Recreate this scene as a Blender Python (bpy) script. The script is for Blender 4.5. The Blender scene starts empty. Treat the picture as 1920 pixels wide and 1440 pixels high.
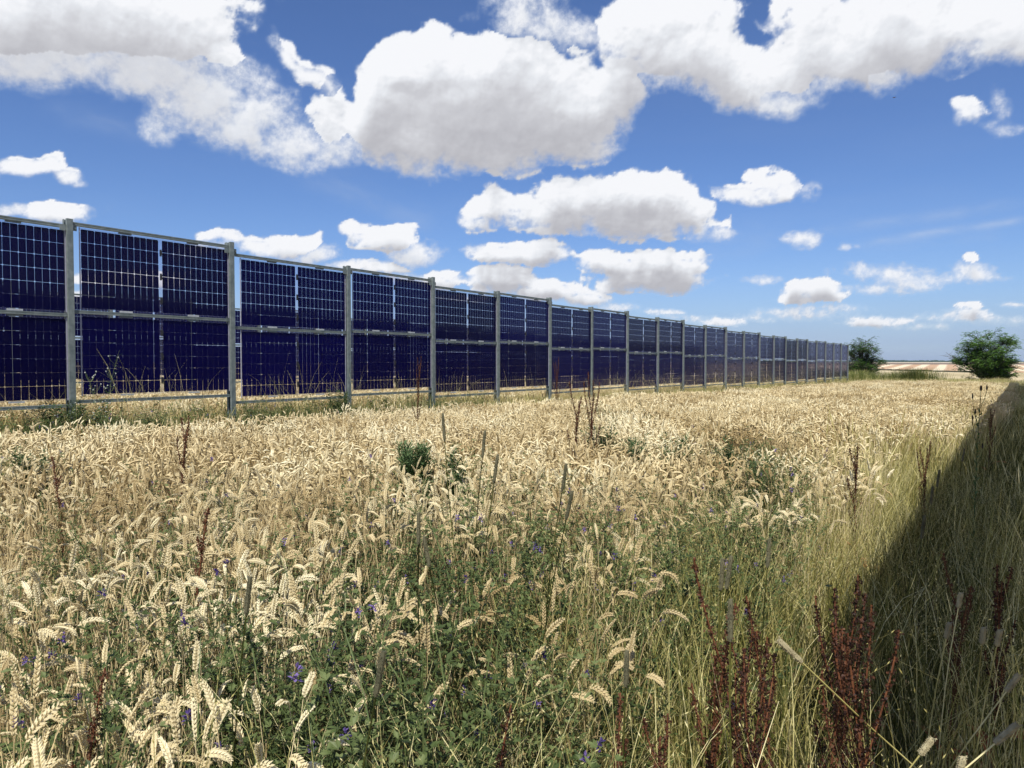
import numpy as np, math
# ---------- value noise / fbm in numpy ----------
_rs = np.random.RandomState(7)
_T = _rs.rand(256, 256).astype(np.float32)
def vnoise(x, y, seed=0):
    x = x + seed*17.31; y = y + seed*9.73
    xi = np.floor(x).astype(np.int64); yi = np.floor(y).astype(np.int64)
    fx = x-xi; fy = y-yi
    fx = fx*fx*fx*(fx*(fx*6-15)+10); fy = fy*fy*fy*(fy*(fy*6-15)+10)
    x0 = xi & 255; x1 = (xi+1) & 255; y0 = yi & 255; y1 = (yi+1) & 255
    a = _T[y0, x0]; b = _T[y0, x1]; c = _T[y1, x0]; d = _T[y1, x1]
    return (a+(b-a)*fx)*(1-fy)+(c+(d-c)*fx)*fy
def fbm(x, y, octs=6, seed=0, gain=0.5, billow=False):
    s = 0; amp = 1.0; tot = 0; f = 1.0
    for o in range(octs):
        ca, sa = math.cos(0.6*o), math.sin(0.6*o)
        n = vnoise((x*ca-y*sa)*f, (x*sa+y*ca)*f, seed+o*3)*2-1
        if billow: n = 1-2*np.abs(n)**0.8
        s = s+n*amp; tot += amp; amp *= gain; f *= 2.03
    return s/tot
# ---------- cloud layout: centre x, centre y, radius x, radius y, weight, softness ----------
# (given in the reference's angular frame, turned into azimuth and elevation of the sky)
F_PX = 1340.0; HORIZ = 681.0
PITCH = math.atan((720-HORIZ)/F_PX)
CL = [
 # top left bank
 (60,30,300,135,1.1,0),(90,110,230,62,.9,1),(240,20,200,105,1,0),(340,40,100,80,1,0),(398,100,42,36,.8,0),(300,130,130,62,.8,1),
 (385,180,95,62,.8,1),(450,225,85,55,.8,1),(530,268,85,42,.75,1),(605,292,75,36,.6,1),(305,238,38,44,.45,1),
 (610,235,52,52,.7,0),(640,270,60,44,.6,1),(-160,60,240,120,1,0),
 (548,110,34,40,.7,0),(572,140,36,36,.7,0),(590,168,22,26,.5,1),(530,78,18,24,.4,1),
 # big central cumulus
 (745,130,70,50,1,0),(830,120,80,54,1,0),(900,130,80,52,1,0),(985,150,100,62,1,0),(1090,190,90,56,1,0),(1145,200,46,62,1,0),
 (900,220,215,80,1.2,0),(1040,250,130,58,1,0),(715,215,66,66,1,0),(880,290,120,52,.9,0),(770,270,90,50,.9,0),
 # top right bank
 (970,30,70,60,.6,1),(1040,62,56,36,.6,1),(1180,70,100,70,1,0),(1245,35,130,60,1,0),(1290,120,130,70,1,0),(1400,150,130,62,1,0),
 (1460,190,70,34,.7,1),(1560,110,160,75,1,0),(1700,60,190,92,1,0),(1860,50,160,78,1,0),(1540,165,60,30,.6,1),(1230,165,60,30,.5,1),
 (1520,40,100,60,1,0),(2050,60,160,70,1,0),(1640,140,60,38,.7,1),
 # middle right cumuli
 (1095,375,105,46,1,0),(1200,370,110,48,1,0),(1275,385,62,40,.8,0),(1160,418,190,34,.9,0),(935,388,52,30,.8,0),(892,412,34,24,.7,0),(1010,400,50,30,.6,0),(1330,435,50,24,.45,1),
 (1445,345,38,27,1,0),(1405,362,55,17,.8,0),(1500,362,20,18,.35,1),
 (945,478,70,22,1,0),(1010,476,52,26,1,0),(895,472,26,14,.6,1),
 (1160,498,78,26,1,0),(1250,500,82,30,1,0),(1215,530,120,24,.9,0),
 (1495,452,42,20,.75,1),(1580,466,16,8,.4,1),
 (945,528,52,24,1,0),(1030,548,62,22,1,0),(1095,566,40,13,.8,0),(1150,578,40,8,.6,1),
 (655,436,30,15,.8,0),(725,452,62,24,1,0),(775,478,50,22,.7,1),
 (415,450,44,13,.8,0),(540,458,50,24,1,0),(490,466,40,16,.8,0),(590,478,46,16,.7,1),(380,470,60,14,.6,1),
 (30,318,60,20,.9,0),(86,312,34,22,1,0),(125,338,38,15,.8,0),(155,350,18,8,.6,1),
 (105,405,60,18,1,0),(30,402,50,11,.7,1),
 (700,500,70,12,.8,0),(830,528,44,18,.8,0),(770,520,60,12,.6,1),(880,560,60,10,.6,1),
 (1525,548,62,21,1,0),(1500,560,50,12,.7,0),(1430,528,24,9,.5,1),
 (1655,515,80,18,.5,1),(1700,530,70,18,.5,1),(1640,545,60,10,.5,1),(1820,510,52,20,.7,1),(1822,484,16,9,.7,0),(1790,520,60,14,.5,1),(1850,520,40,12,.4,1),
 (1645,604,62,11,.8,0),(1720,612,50,8,.5,1),(1780,592,70,12,.6,1),(1820,588,34,13,.8,0),(1870,600,60,10,.5,1),(1820,572,26,7,.6,0),(1905,570,30,5,.5,1),
 (1500,590,90,13,.5,1),(1560,580,60,8,.4,1),(1355,603,48,8,.8,0),(1235,586,36,7,.7,0),(1290,598,50,7,.4,1),(1420,598,40,7,.5,1),
 (1822,214,42,22,.8,0),(1800,226,26,12,.6,1),(1893,200,20,22,.4,1),(1890,236,34,13,.4,1),
 (2100,330,120,40,.9,0),(2150,480,110,24,.8,0),(-150,330,120,34,.9,0),(-260,420,110,30,.9,0),(2060,590,90,12,.7,0),
 (250,520,130,20,.9,0),(130,560,90,14,.8,0),
]
def build_sky():
    az = np.concatenate([np.arange(-180,-47,2.5), np.arange(-46,46.01,.11), np.arange(47.5,180.1,2.5)])
    az[-1] = 180.0
    el = np.concatenate([np.arange(-3,-0.5,.5), np.arange(-.4,34,.11), np.arange(35,90.1,2.2)])
    A, E = np.meshgrid(np.radians(az), np.radians(el))
    dx = np.sin(A)*np.cos(E); dy = np.cos(A)*np.cos(E); dz = np.sin(E)
    cp, sp = math.cos(PITCH), math.sin(PITCH)
    fw = dy*cp-dz*sp; up = dy*sp+dz*cp
    ok = fw > .15
    fws = np.where(ok, fw, 1)
    px = np.where(ok, 960+F_PX*dx/fws, 1e5); py = np.where(ok, 720-F_PX*up/fws, 1e5)
    # angular plane used for every noise: flattened towards the horizon like a real cloud deck
    Ed = np.degrees(E); Ad = np.degrees(A)
    def field(Ad, Ed, px, py):
        sc = 1.0/(1.1+np.clip(Ed,0,60)*0.16)          # features grow with elevation
        # coordinates with a gradually changing scale
        v = np.log(1.1+np.clip(Ed,-1,90)*0.16)/0.16*1.15
        u = Ad*0.42
        ud = Ad*sc
        wx = fbm(Ad*.22, Ed*.30, 5, 11); wy = fbm(Ad*.22+50, Ed*.30, 5, 12)
        wf = np.clip(Ed,1.2,30)/30.
        qx = px + 75*wx*(wf**.6); qy = py + 48*wy*(wf**.8)
        D = np.full(px.shape, -3.0, np.float32); S = np.zeros(px.shape, np.float32)
        for cx, cy, rx, ry, w, s in CL:
            m = (np.abs(px-cx) < rx*2.2+90) & (np.abs(py-cy) < ry*2.2+70)
            if not m.any(): continue
            X = (qx[m]-cx)/rx/1.12; Y = (qy[m]-cy)/ry/1.12
            Y = np.where(Y > 0, Y*1.12, Y)
            d = w*(1.0-(X*X+Y*Y))
            o = D[m]; k = .25
            h = np.clip(.5+.5*(d-o)/k, 0, 1)
            D[m] = o+(d-o)*h+k*h*(1-h)
            S[m] = np.where(d > o, s, S[m])
        # elsewhere: a scatter of the same kind of cloud
        g = fbm(Ad*.045+3, np.clip(Ed,0,90)*.075, 5, 21)*3.0-.62
        wgt = np.clip((np.abs(Ad)-44)/8, 0, 1)+np.clip((Ed-31)/6, 0, 1)
        wgt = np.clip(wgt, 0, 1)
        D = D*(1-wgt)+g*wgt
        return D, S
    D, S = field(Ad, Ed, px, py)
    lf = np.clip(Ed, .8, 32)
    k1 = 1.0/(lf**.62)                                # local frequency
    # noise in a plane whose cell size follows the elevation (blend of three scales)
    def multi(seed, octs, bil, f0):
        lv = [1.6, .8, .4]
        ref = [3.0, 9.0, 24.0]
        out = 0; W = 0
        for L, r in zip(lv, ref):
            w = np.exp(-(np.log(lf/r))**2/.5)+1e-6
            out = out+w*fbm(Ad*L*f0, Ed*L*f0*1.25, octs, seed+int(L*10), .56, bil); W = W+w
        return out/W
    b = multi(31, 7, True, .55)
    n = multi(41, 6, False, 1.2)
    n2 = multi(61, 6, False, 3.2)
    Dn = D + .62*b*(1-.35*S) + .42*n + .22*n2 + .02
    Y0 = np.clip(D-np.roll(D, 9, axis=0), -.3, .3)      # positive under a cloud's belly edge
    wid = .34+2.4*np.clip(Y0, 0, .3)
    a_hard = np.clip((Dn+wid*.25)/wid, 0, 1); a_soft = np.clip((Dn+.30)/1.15, 0, 1)
    a = np.where(S > .5, a_soft*.90, a_hard); a = a*a*(3-2*a)
    a = a*np.clip((Ed-0.2)/1.5, 0, 1)
    # light inside the cloud: how much cloud lies above (towards the high sun)
    T = np.clip(Dn+.05, 0, 1.0)*a
    occ = np.zeros_like(T); es = el
    fine = np.where((el > -.4) & (el < 34))[0]
    cs = np.cumsum(T[::-1]*np.gradient(el)[::-1, None], axis=0)[::-1]
    span = .45+np.clip(el, 0, 34)*.14+np.clip(el, 0, 34)**2*.0045
    top = np.clip(np.searchsorted(el, el+span), 0, len(el)-1)
    occ = (cs-cs[top])/span[:, None]
    # relief of the billows: density difference towards the light
    def shift(F, de, da):
        i = np.clip(np.arange(len(el))+de, 0, len(el)-1); j = np.clip(np.arange(len(az))+da, 0, len(az)-1)
        return F[i][:, j]
    B = Dn
    rel = sum((B-shift(B, k, -k//3))*w for k, w in ((2, .9), (5, .6), (12, .35), (24, .2)))
    hi = np.clip(1.25-.5*np.clip(Ed, 0, 34)/34, .7, 1.2)
    occ = np.minimum(occ, .95)
    L = .91 - .70*np.clip(occ-.26, 0, 1)**1.25*hi + (.36-.24*np.clip(occ,0,1))*np.clip(rel, -.8, .7)
    thin = 1-np.clip(Dn/.55, 0, 1)
    L = L*(1-.25*thin)+.80*.25*thin
    L = np.where(S > .5, .45*L+.55*.88, L)
    L = np.clip(L, .40, 1.08)
    L = L*np.clip(.80+Ed/26., .8, 1) 
    # thin high cirrus streaks and low veil
    def streak(x0, y0, x1, y1, w, amp):
        tx, ty = x1-x0, y1-y0; ln = math.hypot(tx, ty); tx /= ln; ty /= ln
        s = (px-x0)*tx+(py-y0)*ty; d = -(px-x0)*ty+(py-y0)*tx
        d = d+10*fbm(s*.006, s*0, 3, 77)
        return amp*np.exp(-(d/w)**2)*np.clip(s/80, 0, 1)*np.clip((ln-s)/80, 0, 1)*(.65+.6*fbm(s*.02, d*.05, 4, 78))
    c = streak(1600, 462, 1990, 396, 8, .48)+streak(1500, 440, 1960, 372, 12, .26)+streak(1560, 470, 1960, 430, 16, .16)+streak(168, 424, 225, 374, 4, .22)
    c = c+streak(520, 300, 860, 440, 26, .22)+streak(60, 195, 330, 262, 22, .20)+streak(900, 600, 1500, 420, 30, .14)
    c = c+.13*np.clip(fbm(Ad*.05-Ed*.04, Ed*.30+Ad*.02, 5, 91)+.15, 0, 1)*np.clip(1-Ed/34, 0, 1)
    veil = .90*np.exp(-(np.clip(Ed, 0, 90)/4.2)**1.5)*(.92+.25*fbm(Ad*.08, Ed*.9, 4, 95))
    # the sun itself stands in open sky, well behind the camera
    so_ = (-.116, -.715, 1.0); nrm = math.sqrt(sum(q*q for q in so_)); cosang = (dx*so_[0]+dy*so_[1]+dz*so_[2])/nrm
    clear = np.clip((.93-cosang)/.10, 0, 1); a = a*clear; c = c*clear; veil = veil*clear
    return az, el, a, L, np.clip(c, 0, 1), np.clip(veil, 0, 1), (px, py)
import bpy, random
from mathutils import Vector, Matrix, Euler
random.seed(11)
SC = bpy.context.scene
COL = SC.collection
PI = math.pi
TH = math.atan(952/1340.0); ST, CT = math.sin(TH), math.cos(TH)
EYE = 1.5
SUN = Vector((.32*CT-.65*ST, -.32*ST-.65*CT, 1.0)).normalized()
def ps(p, s): return (p*CT+s*ST, -p*ST+s*CT)          # row frame (across, along) to world x, y
def to_ps(x, y): return (x*CT-y*ST, x*ST+y*CT)
_gs = [-10, 0, 5, 10, 15, 20, 28, 36, 46, 60, 70]
_gz = [.03, .01, 0, -.07, -.15, -.21, -.31, -.42, -.50, -.53, -.56]
_fy = [60, 75, 120, 200, 330, 455, 470, 700, 1000, 1600, 2600, 7000]
_fz = [-.54, -1.0, -1.6, -1.45, -1.15, .62, .55, 1.6, 3.0, 3.3, 3.0, 3.0]
def ground(x, y):
    x = np.asarray(x, float); y = np.asarray(y, float)
    p, s = to_ps(x, y)
    near = np.interp(s, _gs, _gz)+np.clip(-p-10.6, 0, 40)*.0160
    near = near+.02*np.sin(x*.9+y*.35)*np.sin(y*.6)
    far = np.interp(y, _fy, _fz)
    w = np.clip((y-56)/10, 0, 1)
    return near*(1-w)+far*w
def gz(x, y): return float(ground(x, y))
def unproj(px, py, z=None, depth=None):
    """photo position -> ground-frame point at height z (above sea of the field) or at a depth"""
    X = (px-960)/F_PX; U = (720-py)/F_PX
    cp, sp = math.cos(PITCH), math.sin(PITCH)
    d = Vector((X, cp+U*sp, -sp+U*cp))
    k = depth/d.y if depth else (z-EYE)/d.z
    return Vector((0, 0, EYE))+d*k
def project(x, y, z):
    cp, sp = math.cos(PITCH), math.sin(PITCH)
    h = np.asarray(z)-EYE
    fw = y*cp-h*sp; up = y*sp+h*cp
    fw = np.where(fw > .05, fw, np.nan)
    return 960+F_PX*x/fw, 720-F_PX*up/fw
# ---------------- mesh builder ----------------
class MB:
    def __init__(s): s.v = []; s.f = []; s.m = []
    def add(s, vs, fs, m=0):
        b = len(s.v); s.v.extend(vs); s.f.extend([tuple(b+i for i in f) for f in fs]); s.m.extend([m]*len(fs))
    def box(s, lo, hi, m=0):
        (a, b, c), (d, e, f) = lo, hi
        s.add([(a,b,c),(d,b,c),(d,e,c),(a,e,c),(a,b,f),(d,b,f),(d,e,f),(a,e,f)],
              [(0,3,2,1),(4,5,6,7),(0,1,5,4),(1,2,6,5),(2,3,7,6),(3,0,4,7)], m)
    def tube(s, pts, rad, n=3, m=0, cap=False):
        pts = [Vector(p) for p in pts]; k = len(pts)
        if not hasattr(rad, '__len__'): rad = [rad]*k
        vs = []; ref = Vector((1, 0, 0))
        for i, p in enumerate(pts):
            t = (pts[min(i+1, k-1)]-pts[max(i-1, 0)])
            t = t.normalized() if t.length > 1e-9 else Vector((0, 0, 1))
            r = ref if abs(t.dot(ref)) < .9 else Vector((0, 1, 0))
            u = t.cross(r).normalized(); w = t.cross(u)
            for j in range(n):
                a = 2*PI*j/n
                vs.append(tuple(p+(u*math.cos(a)+w*math.sin(a))*rad[i]))
        fs = [(i*n+j, i*n+(j+1) % n, (i+1)*n+(j+1) % n, (i+1)*n+j) for i in range(k-1) for j in range(n)]
        if cap: fs += [tuple(range(n))[::-1], tuple((k-1)*n+j for j in range(n))]
        s.add(vs, fs, m)
    def ribbon(s, pts, wid, side, m=0, fold=0):
        k = len(pts); vs = []; side = Vector(side)
        for i, p in enumerate(pts):
            w = wid[i] if hasattr(wid, '__len__') else wid
            p = Vector(p); vs += [tuple(p-side*w*.5), tuple(p+side*w*.5)]
        s.add(vs, [(2*i, 2*i+1, 2*i+3, 2*i+2) for i in range(k-1)], m)
    def drop(s, p, d, ln, r, m=0, n=4, up=None):
        """small pointed grain shape from p along d"""
        d = Vector(d).normalized(); p = Vector(p)
        u = d.cross(Vector((0, 0, 1)) if abs(d.z) < .9 else Vector((1, 0, 0))).normalized(); w = d.cross(u)
        vs = [tuple(p)]
        for j in range(n):
            a = 2*PI*j/n+.6
            vs.append(tuple(p+d*ln*.42+(u*math.cos(a)+w*math.sin(a))*r))
        vs.append(tuple(p+d*ln))
        fs = [(0, 1+(j+1) % n, 1+j) for j in range(n)]+[(n+1, 1+j, 1+(j+1) % n) for j in range(n)]
        s.add(vs, fs, m)
    def mesh(s, name, mats, smooth=False):
        me = bpy.data.meshes.new(name); me.from_pydata(s.v, [], s.f)
        for m in mats: me.materials.append(m)
        me.polygons.foreach_set('material_index', np.array(s.m, np.int32))
        if smooth: me.polygons.foreach_set('use_smooth', np.ones(len(s.f), bool))
        me.update(); return me
    def obj(s, name, mats, parent=None, smooth=False, link=True):
        o = bpy.data.objects.new(name, s.mesh(name, mats if isinstance(mats, (list, tuple)) else [mats], smooth))
        if link: COL.objects.link(o)
        if parent: o.parent = parent
        return o
def tag(o, label=None, cat=None, group=None, kind=None):
    if label: o['label'] = label
    if cat: o['category'] = cat
    if group: o['group'] = group
    if kind: o['kind'] = kind
    return o
def empty(name, loc=(0, 0, 0), rz=0):
    o = bpy.data.objects.new(name, None); COL.objects.link(o); o.location = loc; o.rotation_euler = (0, 0, rz)
    o.empty_display_size = .2
    return o
def dup(root, loc, rz, sc=None):
    r = root.copy(); COL.objects.link(r); r.location = loc; r.rotation_euler = (0, 0, rz)
    if sc: r.scale = (sc,)*3 if not hasattr(sc, '__len__') else sc
    for ch in list(root.children):
        c = ch.copy(); COL.objects.link(c); c.parent = r
        for g in ch.children:
            d = g.copy(); COL.objects.link(d); d.parent = c
    return r
# ---------------- materials ----------------
def nm(name):
    m = bpy.data.materials.new(name); m.use_nodes = True
    nt = m.node_tree; nt.nodes.clear(); out = nt.nodes.new('ShaderNodeOutputMaterial')
    return m, nt, out
def N(nt, t, **k):
    n = nt.nodes.new(t)
    for a, b in k.items():
        if a.startswith('i_'): n.inputs[a[2:].replace('_', ' ')].default_value = b
        else: setattr(n, a, b)
    return n
def noisecol(nt, cols, scale=3.0, detail=4, coord='pos', extra_rand=0.0, vec=None):
    """colour ramp over noise in world position (+ per-instance random)"""
    if coord == 'pos': src = N(nt, 'ShaderNodeNewGeometry').outputs['Position']
    else: src = N(nt, 'ShaderNodeTexCoord').outputs['Object']
    no = N(nt, 'ShaderNodeTexNoise'); no.inputs['Scale'].default_value = scale; no.inputs['Detail'].default_value = detail
    nt.links.new(src, no.inputs['Vector']); f = no.outputs['Fac']
    if extra_rand:
        oi = N(nt, 'ShaderNodeObjectInfo')
        ma = N(nt, 'ShaderNodeMath', operation='MULTIPLY_ADD'); nt.links.new(oi.outputs['Random'], ma.inputs[0])
        ma.inputs[1].default_value = extra_rand; nt.links.new(f, ma.inputs[2])
        su = N(nt, 'ShaderNodeMath', operation='SUBTRACT'); nt.links.new(ma.outputs[0], su.inputs[0]); su.inputs[1].default_value = extra_rand/2
        f = su.outputs[0]
    r = N(nt, 'ShaderNodeValToRGB'); nt.links.new(f, r.inputs[0])
    lo, hi = .32, .68; e = r.color_ramp.elements
    for i, c in enumerate(cols):
        pos = lo+(hi-lo)*i/(len(cols)-1)
        if i < 2: e[i].position = pos; el = e[i]
        else: el = e.new(pos)
        el.color = (*c, 1)
    return r.outputs[0]
def leafmat(name, cols, scale=30, trans=.3, rough=.6, rand=.3, spec=.25, detail=3):
    m, nt, out = nm(name)
    c = noisecol(nt, cols, scale, detail, extra_rand=rand)
    p = N(nt, 'ShaderNodeBsdfPrincipled'); p.inputs['Roughness'].default_value = rough; p.inputs['Specular IOR Level'].default_value = spec
    nt.links.new(c, p.inputs['Base Color'])
    if trans:
        t = N(nt, 'ShaderNodeBsdfTranslucent'); nt.links.new(c, t.inputs['Color'])
        mx = N(nt, 'ShaderNodeMixShader'); mx.inputs[0].default_value = trans
        nt.links.new(p.outputs[0], mx.inputs[1]); nt.links.new(t.outputs[0], mx.inputs[2]); nt.links.new(mx.outputs[0], out.inputs[0])
    else: nt.links.new(p.outputs[0], out.inputs[0])
    return m
def solidmat(name, cols, scale=20, rough=.5, metal=0, spec=.5, coord='pos', bump=0, detail=4):
    m, nt, out = nm(name)
    c = noisecol(nt, cols, scale, detail, coord)
    p = N(nt, 'ShaderNodeBsdfPrincipled'); p.inputs['Roughness'].default_value = rough; p.inputs['Metallic'].default_value = metal
    p.inputs['Specular IOR Level'].default_value = spec
    nt.links.new(c, p.inputs['Base Color'])
    if bump:
        no = N(nt, 'ShaderNodeTexNoise'); no.inputs['Scale'].default_value = scale*4; no.inputs['Detail'].default_value = 5
        nt.links.new(N(nt, 'ShaderNodeNewGeometry').outputs['Position'], no.inputs['Vector'])
        b = N(nt, 'ShaderNodeBump'); b.inputs['Strength'].default_value = bump; nt.links.new(no.outputs[0], b.inputs['Height']); nt.links.new(b.outputs[0], p.inputs['Normal'])
    nt.links.new(p.outputs[0], out.inputs[0])
    return m
M = {}
M['steel'] = solidmat('galvanised_steel', [(.13,.16,.155),(.17,.20,.19),(.22,.25,.235)], 14, .55, .15, .4, bump=.05)
M['steel_light'] = solidmat('aluminium_clamp', [(.45,.46,.45),(.6,.6,.58)], 30, .4, .3)
M['black'] = solidmat('black_plastic', [(.012,.012,.014),(.03,.03,.032)], 40, .45)
M['trim'] = solidmat('panel_edge', [(.30,.30,.36),(.42,.42,.48)], 20, .4)
def cell_mat():
    m, nt, out = nm('silicon_cell')
    tc = N(nt, 'ShaderNodeTexCoord')
    w = N(nt, 'ShaderNodeTexWave', wave_type='BANDS', bands_direction='X'); w.inputs['Scale'].default_value = 22; w.inputs['Distortion'].default_value = 0
    nt.links.new(tc.outputs['Object'], w.inputs['Vector'])
    r = N(nt, 'ShaderNodeValToRGB'); r.color_ramp.elements[0].position = .90; r.color_ramp.elements[1].position = 1
    r.color_ramp.elements[0].color = (.0012, .0006, .042, 1); r.color_ramp.elements[1].color = (.004, .003, .058, 1)
    oi = N(nt, 'ShaderNodeObjectInfo'); rv = N(nt, 'ShaderNodeMapRange'); nt.links.new(oi.outputs['Random'], rv.inputs[0]); rv.inputs['To Min'].default_value = .65; rv.inputs['To Max'].default_value = 1.35
    vm = N(nt, 'ShaderNodeVectorMath', operation='SCALE')
    nt.links.new(w.outputs[0], r.inputs[0])
    p = N(nt, 'ShaderNodeBsdfPrincipled'); p.inputs['Roughness'].default_value = .35; p.inputs['Specular IOR Level'].default_value = .12
    nt.links.new(r.outputs[0], vm.inputs[0]); nt.links.new(rv.outputs[0], vm.inputs['Scale']); nt.links.new(vm.outputs[0], p.inputs['Base Color']); nt.links.new(p.outputs[0], out.inputs[0])
    return m
M['cell'] = cell_mat()
def glass_mat():
    m, nt, out = nm('panel_glass')
    t = N(nt, 'ShaderNodeBsdfTransparent'); t.inputs[0].default_value = (.93, .93, .96, 1)
    g = N(nt, 'ShaderNodeBsdfGlossy'); g.inputs['Roughness'].default_value = .06; g.inputs[0].default_value = (.80, .80, 1, 1)
    lw = N(nt, 'ShaderNodeLayerWeight'); pw = N(nt, 'ShaderNodeMath', operation='POWER'); nt.links.new(lw.outputs['Facing'], pw.inputs[0]); pw.inputs[1].default_value = 4.5
    lw.inputs[0].default_value = .5
    f = N(nt, 'ShaderNodeMath', operation='MULTIPLY_ADD'); nt.links.new(pw.outputs[0], f.inputs[0]); f.inputs[1].default_value = .34; f.inputs[2].default_value = .006
    mx = N(nt, 'ShaderNodeMixShader'); nt.links.new(f.outputs[0], mx.inputs[0]); nt.links.new(t.outputs[0], mx.inputs[1]); nt.links.new(g.outputs[0], mx.inputs[2])
    nt.links.new(mx.outputs[0], out.inputs[0]); return m
M['glass'] = glass_mat()
def sheet_mat():
    m, nt, out = nm('clear_backing')
    t = N(nt, 'ShaderNodeBsdfTransparent'); t.inputs[0].default_value = (.9, .9, .93, 1)
    d = N(nt, 'ShaderNodeBsdfDiffuse'); d.inputs[0].default_value = (.42, .40, .58, 1)
    l = N(nt, 'ShaderNodeBsdfTranslucent'); l.inputs[0].default_value = (.5, .5, .55, 1)
    a = N(nt, 'ShaderNodeMixShader'); a.inputs[0].default_value = .5; nt.links.new(d.outputs[0], a.inputs[1]); nt.links.new(l.outputs[0], a.inputs[2])
    b = N(nt, 'ShaderNodeMixShader'); b.inputs[0].default_value = .14; nt.links.new(t.outputs[0], b.inputs[1]); nt.links.new(a.outputs[0], b.inputs[2])
    nt.links.new(b.outputs[0], out.inputs[0]); return m
M['backing'] = sheet_mat()
M['straw'] = leafmat('wheat_straw', [(.38,.28,.13),(.63,.50,.26),(.79,.67,.39)], 1.1, .15, .5, .22, detail=9)
M['ear'] = leafmat('wheat_ear', [(.48,.36,.17),(.77,.64,.36),(.91,.82,.54)], 1.1, .18, .45, .22, detail=9)
M['dryleaf'] = leafmat('dry_wheat_leaf', [(.30,.20,.09),(.48,.36,.18),(.62,.52,.30)], 16, .35, .6, .3)
M['drygrass'] = leafmat('dry_grass_blade', [(.34,.29,.09),(.56,.50,.19),(.80,.72,.38)], 6, .25, .5, .4)
M['shadegreen'] = leafmat('shade_dark_green_blade', [(.028,.036,.008),(.07,.082,.018),(.17,.17,.042)], 7, .35, .5, .4)  # green blades, darkened so the shaded strip looks deeper: shade in the colour
M['yellowgrass'] = leafmat('yellow_green_blade', [(.22,.23,.055),(.38,.38,.12),(.58,.54,.22)], 6, .35, .5, .4)
M['clumpgrass'] = leafmat('tall_green_grass', [(.09,.12,.025),(.15,.19,.045),(.24,.26,.08)], 1.5, .35, .5, .4)
M['alfalfa'] = leafmat('alfalfa_leaf', [(.044,.066,.020),(.092,.128,.038),(.17,.205,.075)], 22, .25, .5, .4)
M['alfstem'] = leafmat('alfalfa_stem', [(.10,.14,.05),(.16,.20,.07)], 22, .1, .5, .2)
M['violet'] = leafmat('violet_petal', [(.05,.028,.13),(.12,.075,.26),(.24,.17,.42)], 60, .3, .5, .5)
M['dock'] = leafmat('rusty_dock_seed', [(.022,.010,.007),(.066,.026,.015),(.15,.066,.034)], 60, .15, .6, .3)
M['dockstem'] = leafmat('dock_stem', [(.12,.04,.02),(.20,.08,.035)], 30, 0, .6, .2)
M['dockleaf'] = leafmat('rusty_dock_leaf', [(.30,.09,.035),(.45,.17,.06),(.20,.16,.05)], 9, .3, .6, .3)
M['timothy'] = leafmat('seed_spike', [(.07,.068,.038),(.14,.13,.075)], 60, 0, .8, .3)
M['timothy_pale'] = leafmat('pale_seed_spike', [(.28,.24,.14),(.42,.37,.22)], 60, 0, .8, .3)
M['weed'] = leafmat('grey_green_weed_leaf', [(.035,.07,.025),(.075,.13,.045),(.13,.20,.08)], 25, .25, .6, .3)
M['bud'] = leafmat('pale_bud', [(.28,.30,.26),(.45,.46,.42)], 60, 0, .7, .2)
M['thistle'] = leafmat('dark_thistle_head', [(.03,.03,.02),(.07,.05,.05)], 60, 0, .8, .2)
M['bark'] = solidmat('tree_bark', [(.05,.04,.03),(.12,.10,.08)], 8, .9, bump=.4)
M['treeleaf'] = leafmat('tree_leaf', [(.035,.085,.016),(.085,.18,.030),(.17,.30,.06)], 1.6, .3, .45, .2)
M['treeleaf2'] = leafmat('darker_tree_leaf', [(.02,.05,.018),(.035,.075,.025),(.06,.11,.03)], 1.6, .25, .45, .2)
# ---------------- camera, sun, world ----------------
cam = bpy.data.cameras.new('camera'); co = bpy.data.objects.new('camera', cam); COL.objects.link(co)
co.location = (0, 0, EYE); co.rotation_euler = (PI/2-PITCH, 0, 0)
cam.sensor_width = 36; cam.lens = F_PX/1920*36; cam.clip_end = 20000; cam.clip_start = .05
SC.camera = co
sl = bpy.data.lights.new('sun', 'SUN'); so = bpy.data.objects.new('sun', sl); COL.objects.link(so)
sl.energy = 5.0; sl.angle = math.radians(.53); sl.color = (1, .955, .88)
so.rotation_euler = (-SUN).to_track_quat('-Z', 'Y').to_euler()
w = bpy.data.worlds.new('World'); SC.world = w; w.use_nodes = True
nt = w.node_tree; nt.nodes.clear()
sk = nt.nodes.new('ShaderNodeTexSky'); sk.sky_type = 'NISHITA'; sk.sun_disc = False
sk.sun_elevation = math.asin(SUN.z); sk.sun_rotation = math.atan2(SUN.x, SUN.y)
sk.altitude = 100; sk.air_density = 1.0; sk.dust_density = .35; sk.ozone_density = 3.0
bg = nt.nodes.new('ShaderNodeBackground'); bg.inputs[1].default_value = .088
wo = nt.nodes.new('ShaderNodeOutputWorld')
tint = nt.nodes.new('ShaderNodeMix'); tint.data_type = 'RGBA'; tint.blend_type = 'MULTIPLY'; tint.inputs[0].default_value = 1
tint.inputs[7].default_value = (.77, .93, 1.27, 1)   # clear summer air, bluer than the model's default
nt.links.new(sk.outputs[0], tint.inputs[6]); nt.links.new(tint.outputs[2], bg.inputs[0]); nt.links.new(bg.outputs[0], wo.inputs[0])
SC.view_settings.view_transform = 'Standard'; SC.view_settings.look = 'None'; SC.view_settings.exposure = .12; SC.view_settings.gamma = 1
SC.cycles.max_bounces = 6; SC.cycles.diffuse_bounces = 3; SC.cycles.glossy_bounces = 3; SC.cycles.transmission_bounces = 3
SC.cycles.transparent_max_bounces = 14; SC.cycles.caustics_reflective = False; SC.cycles.caustics_refractive = False
SC.cycles.use_denoising = True; SC.cycles.sample_clamp_indirect = 6
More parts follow.
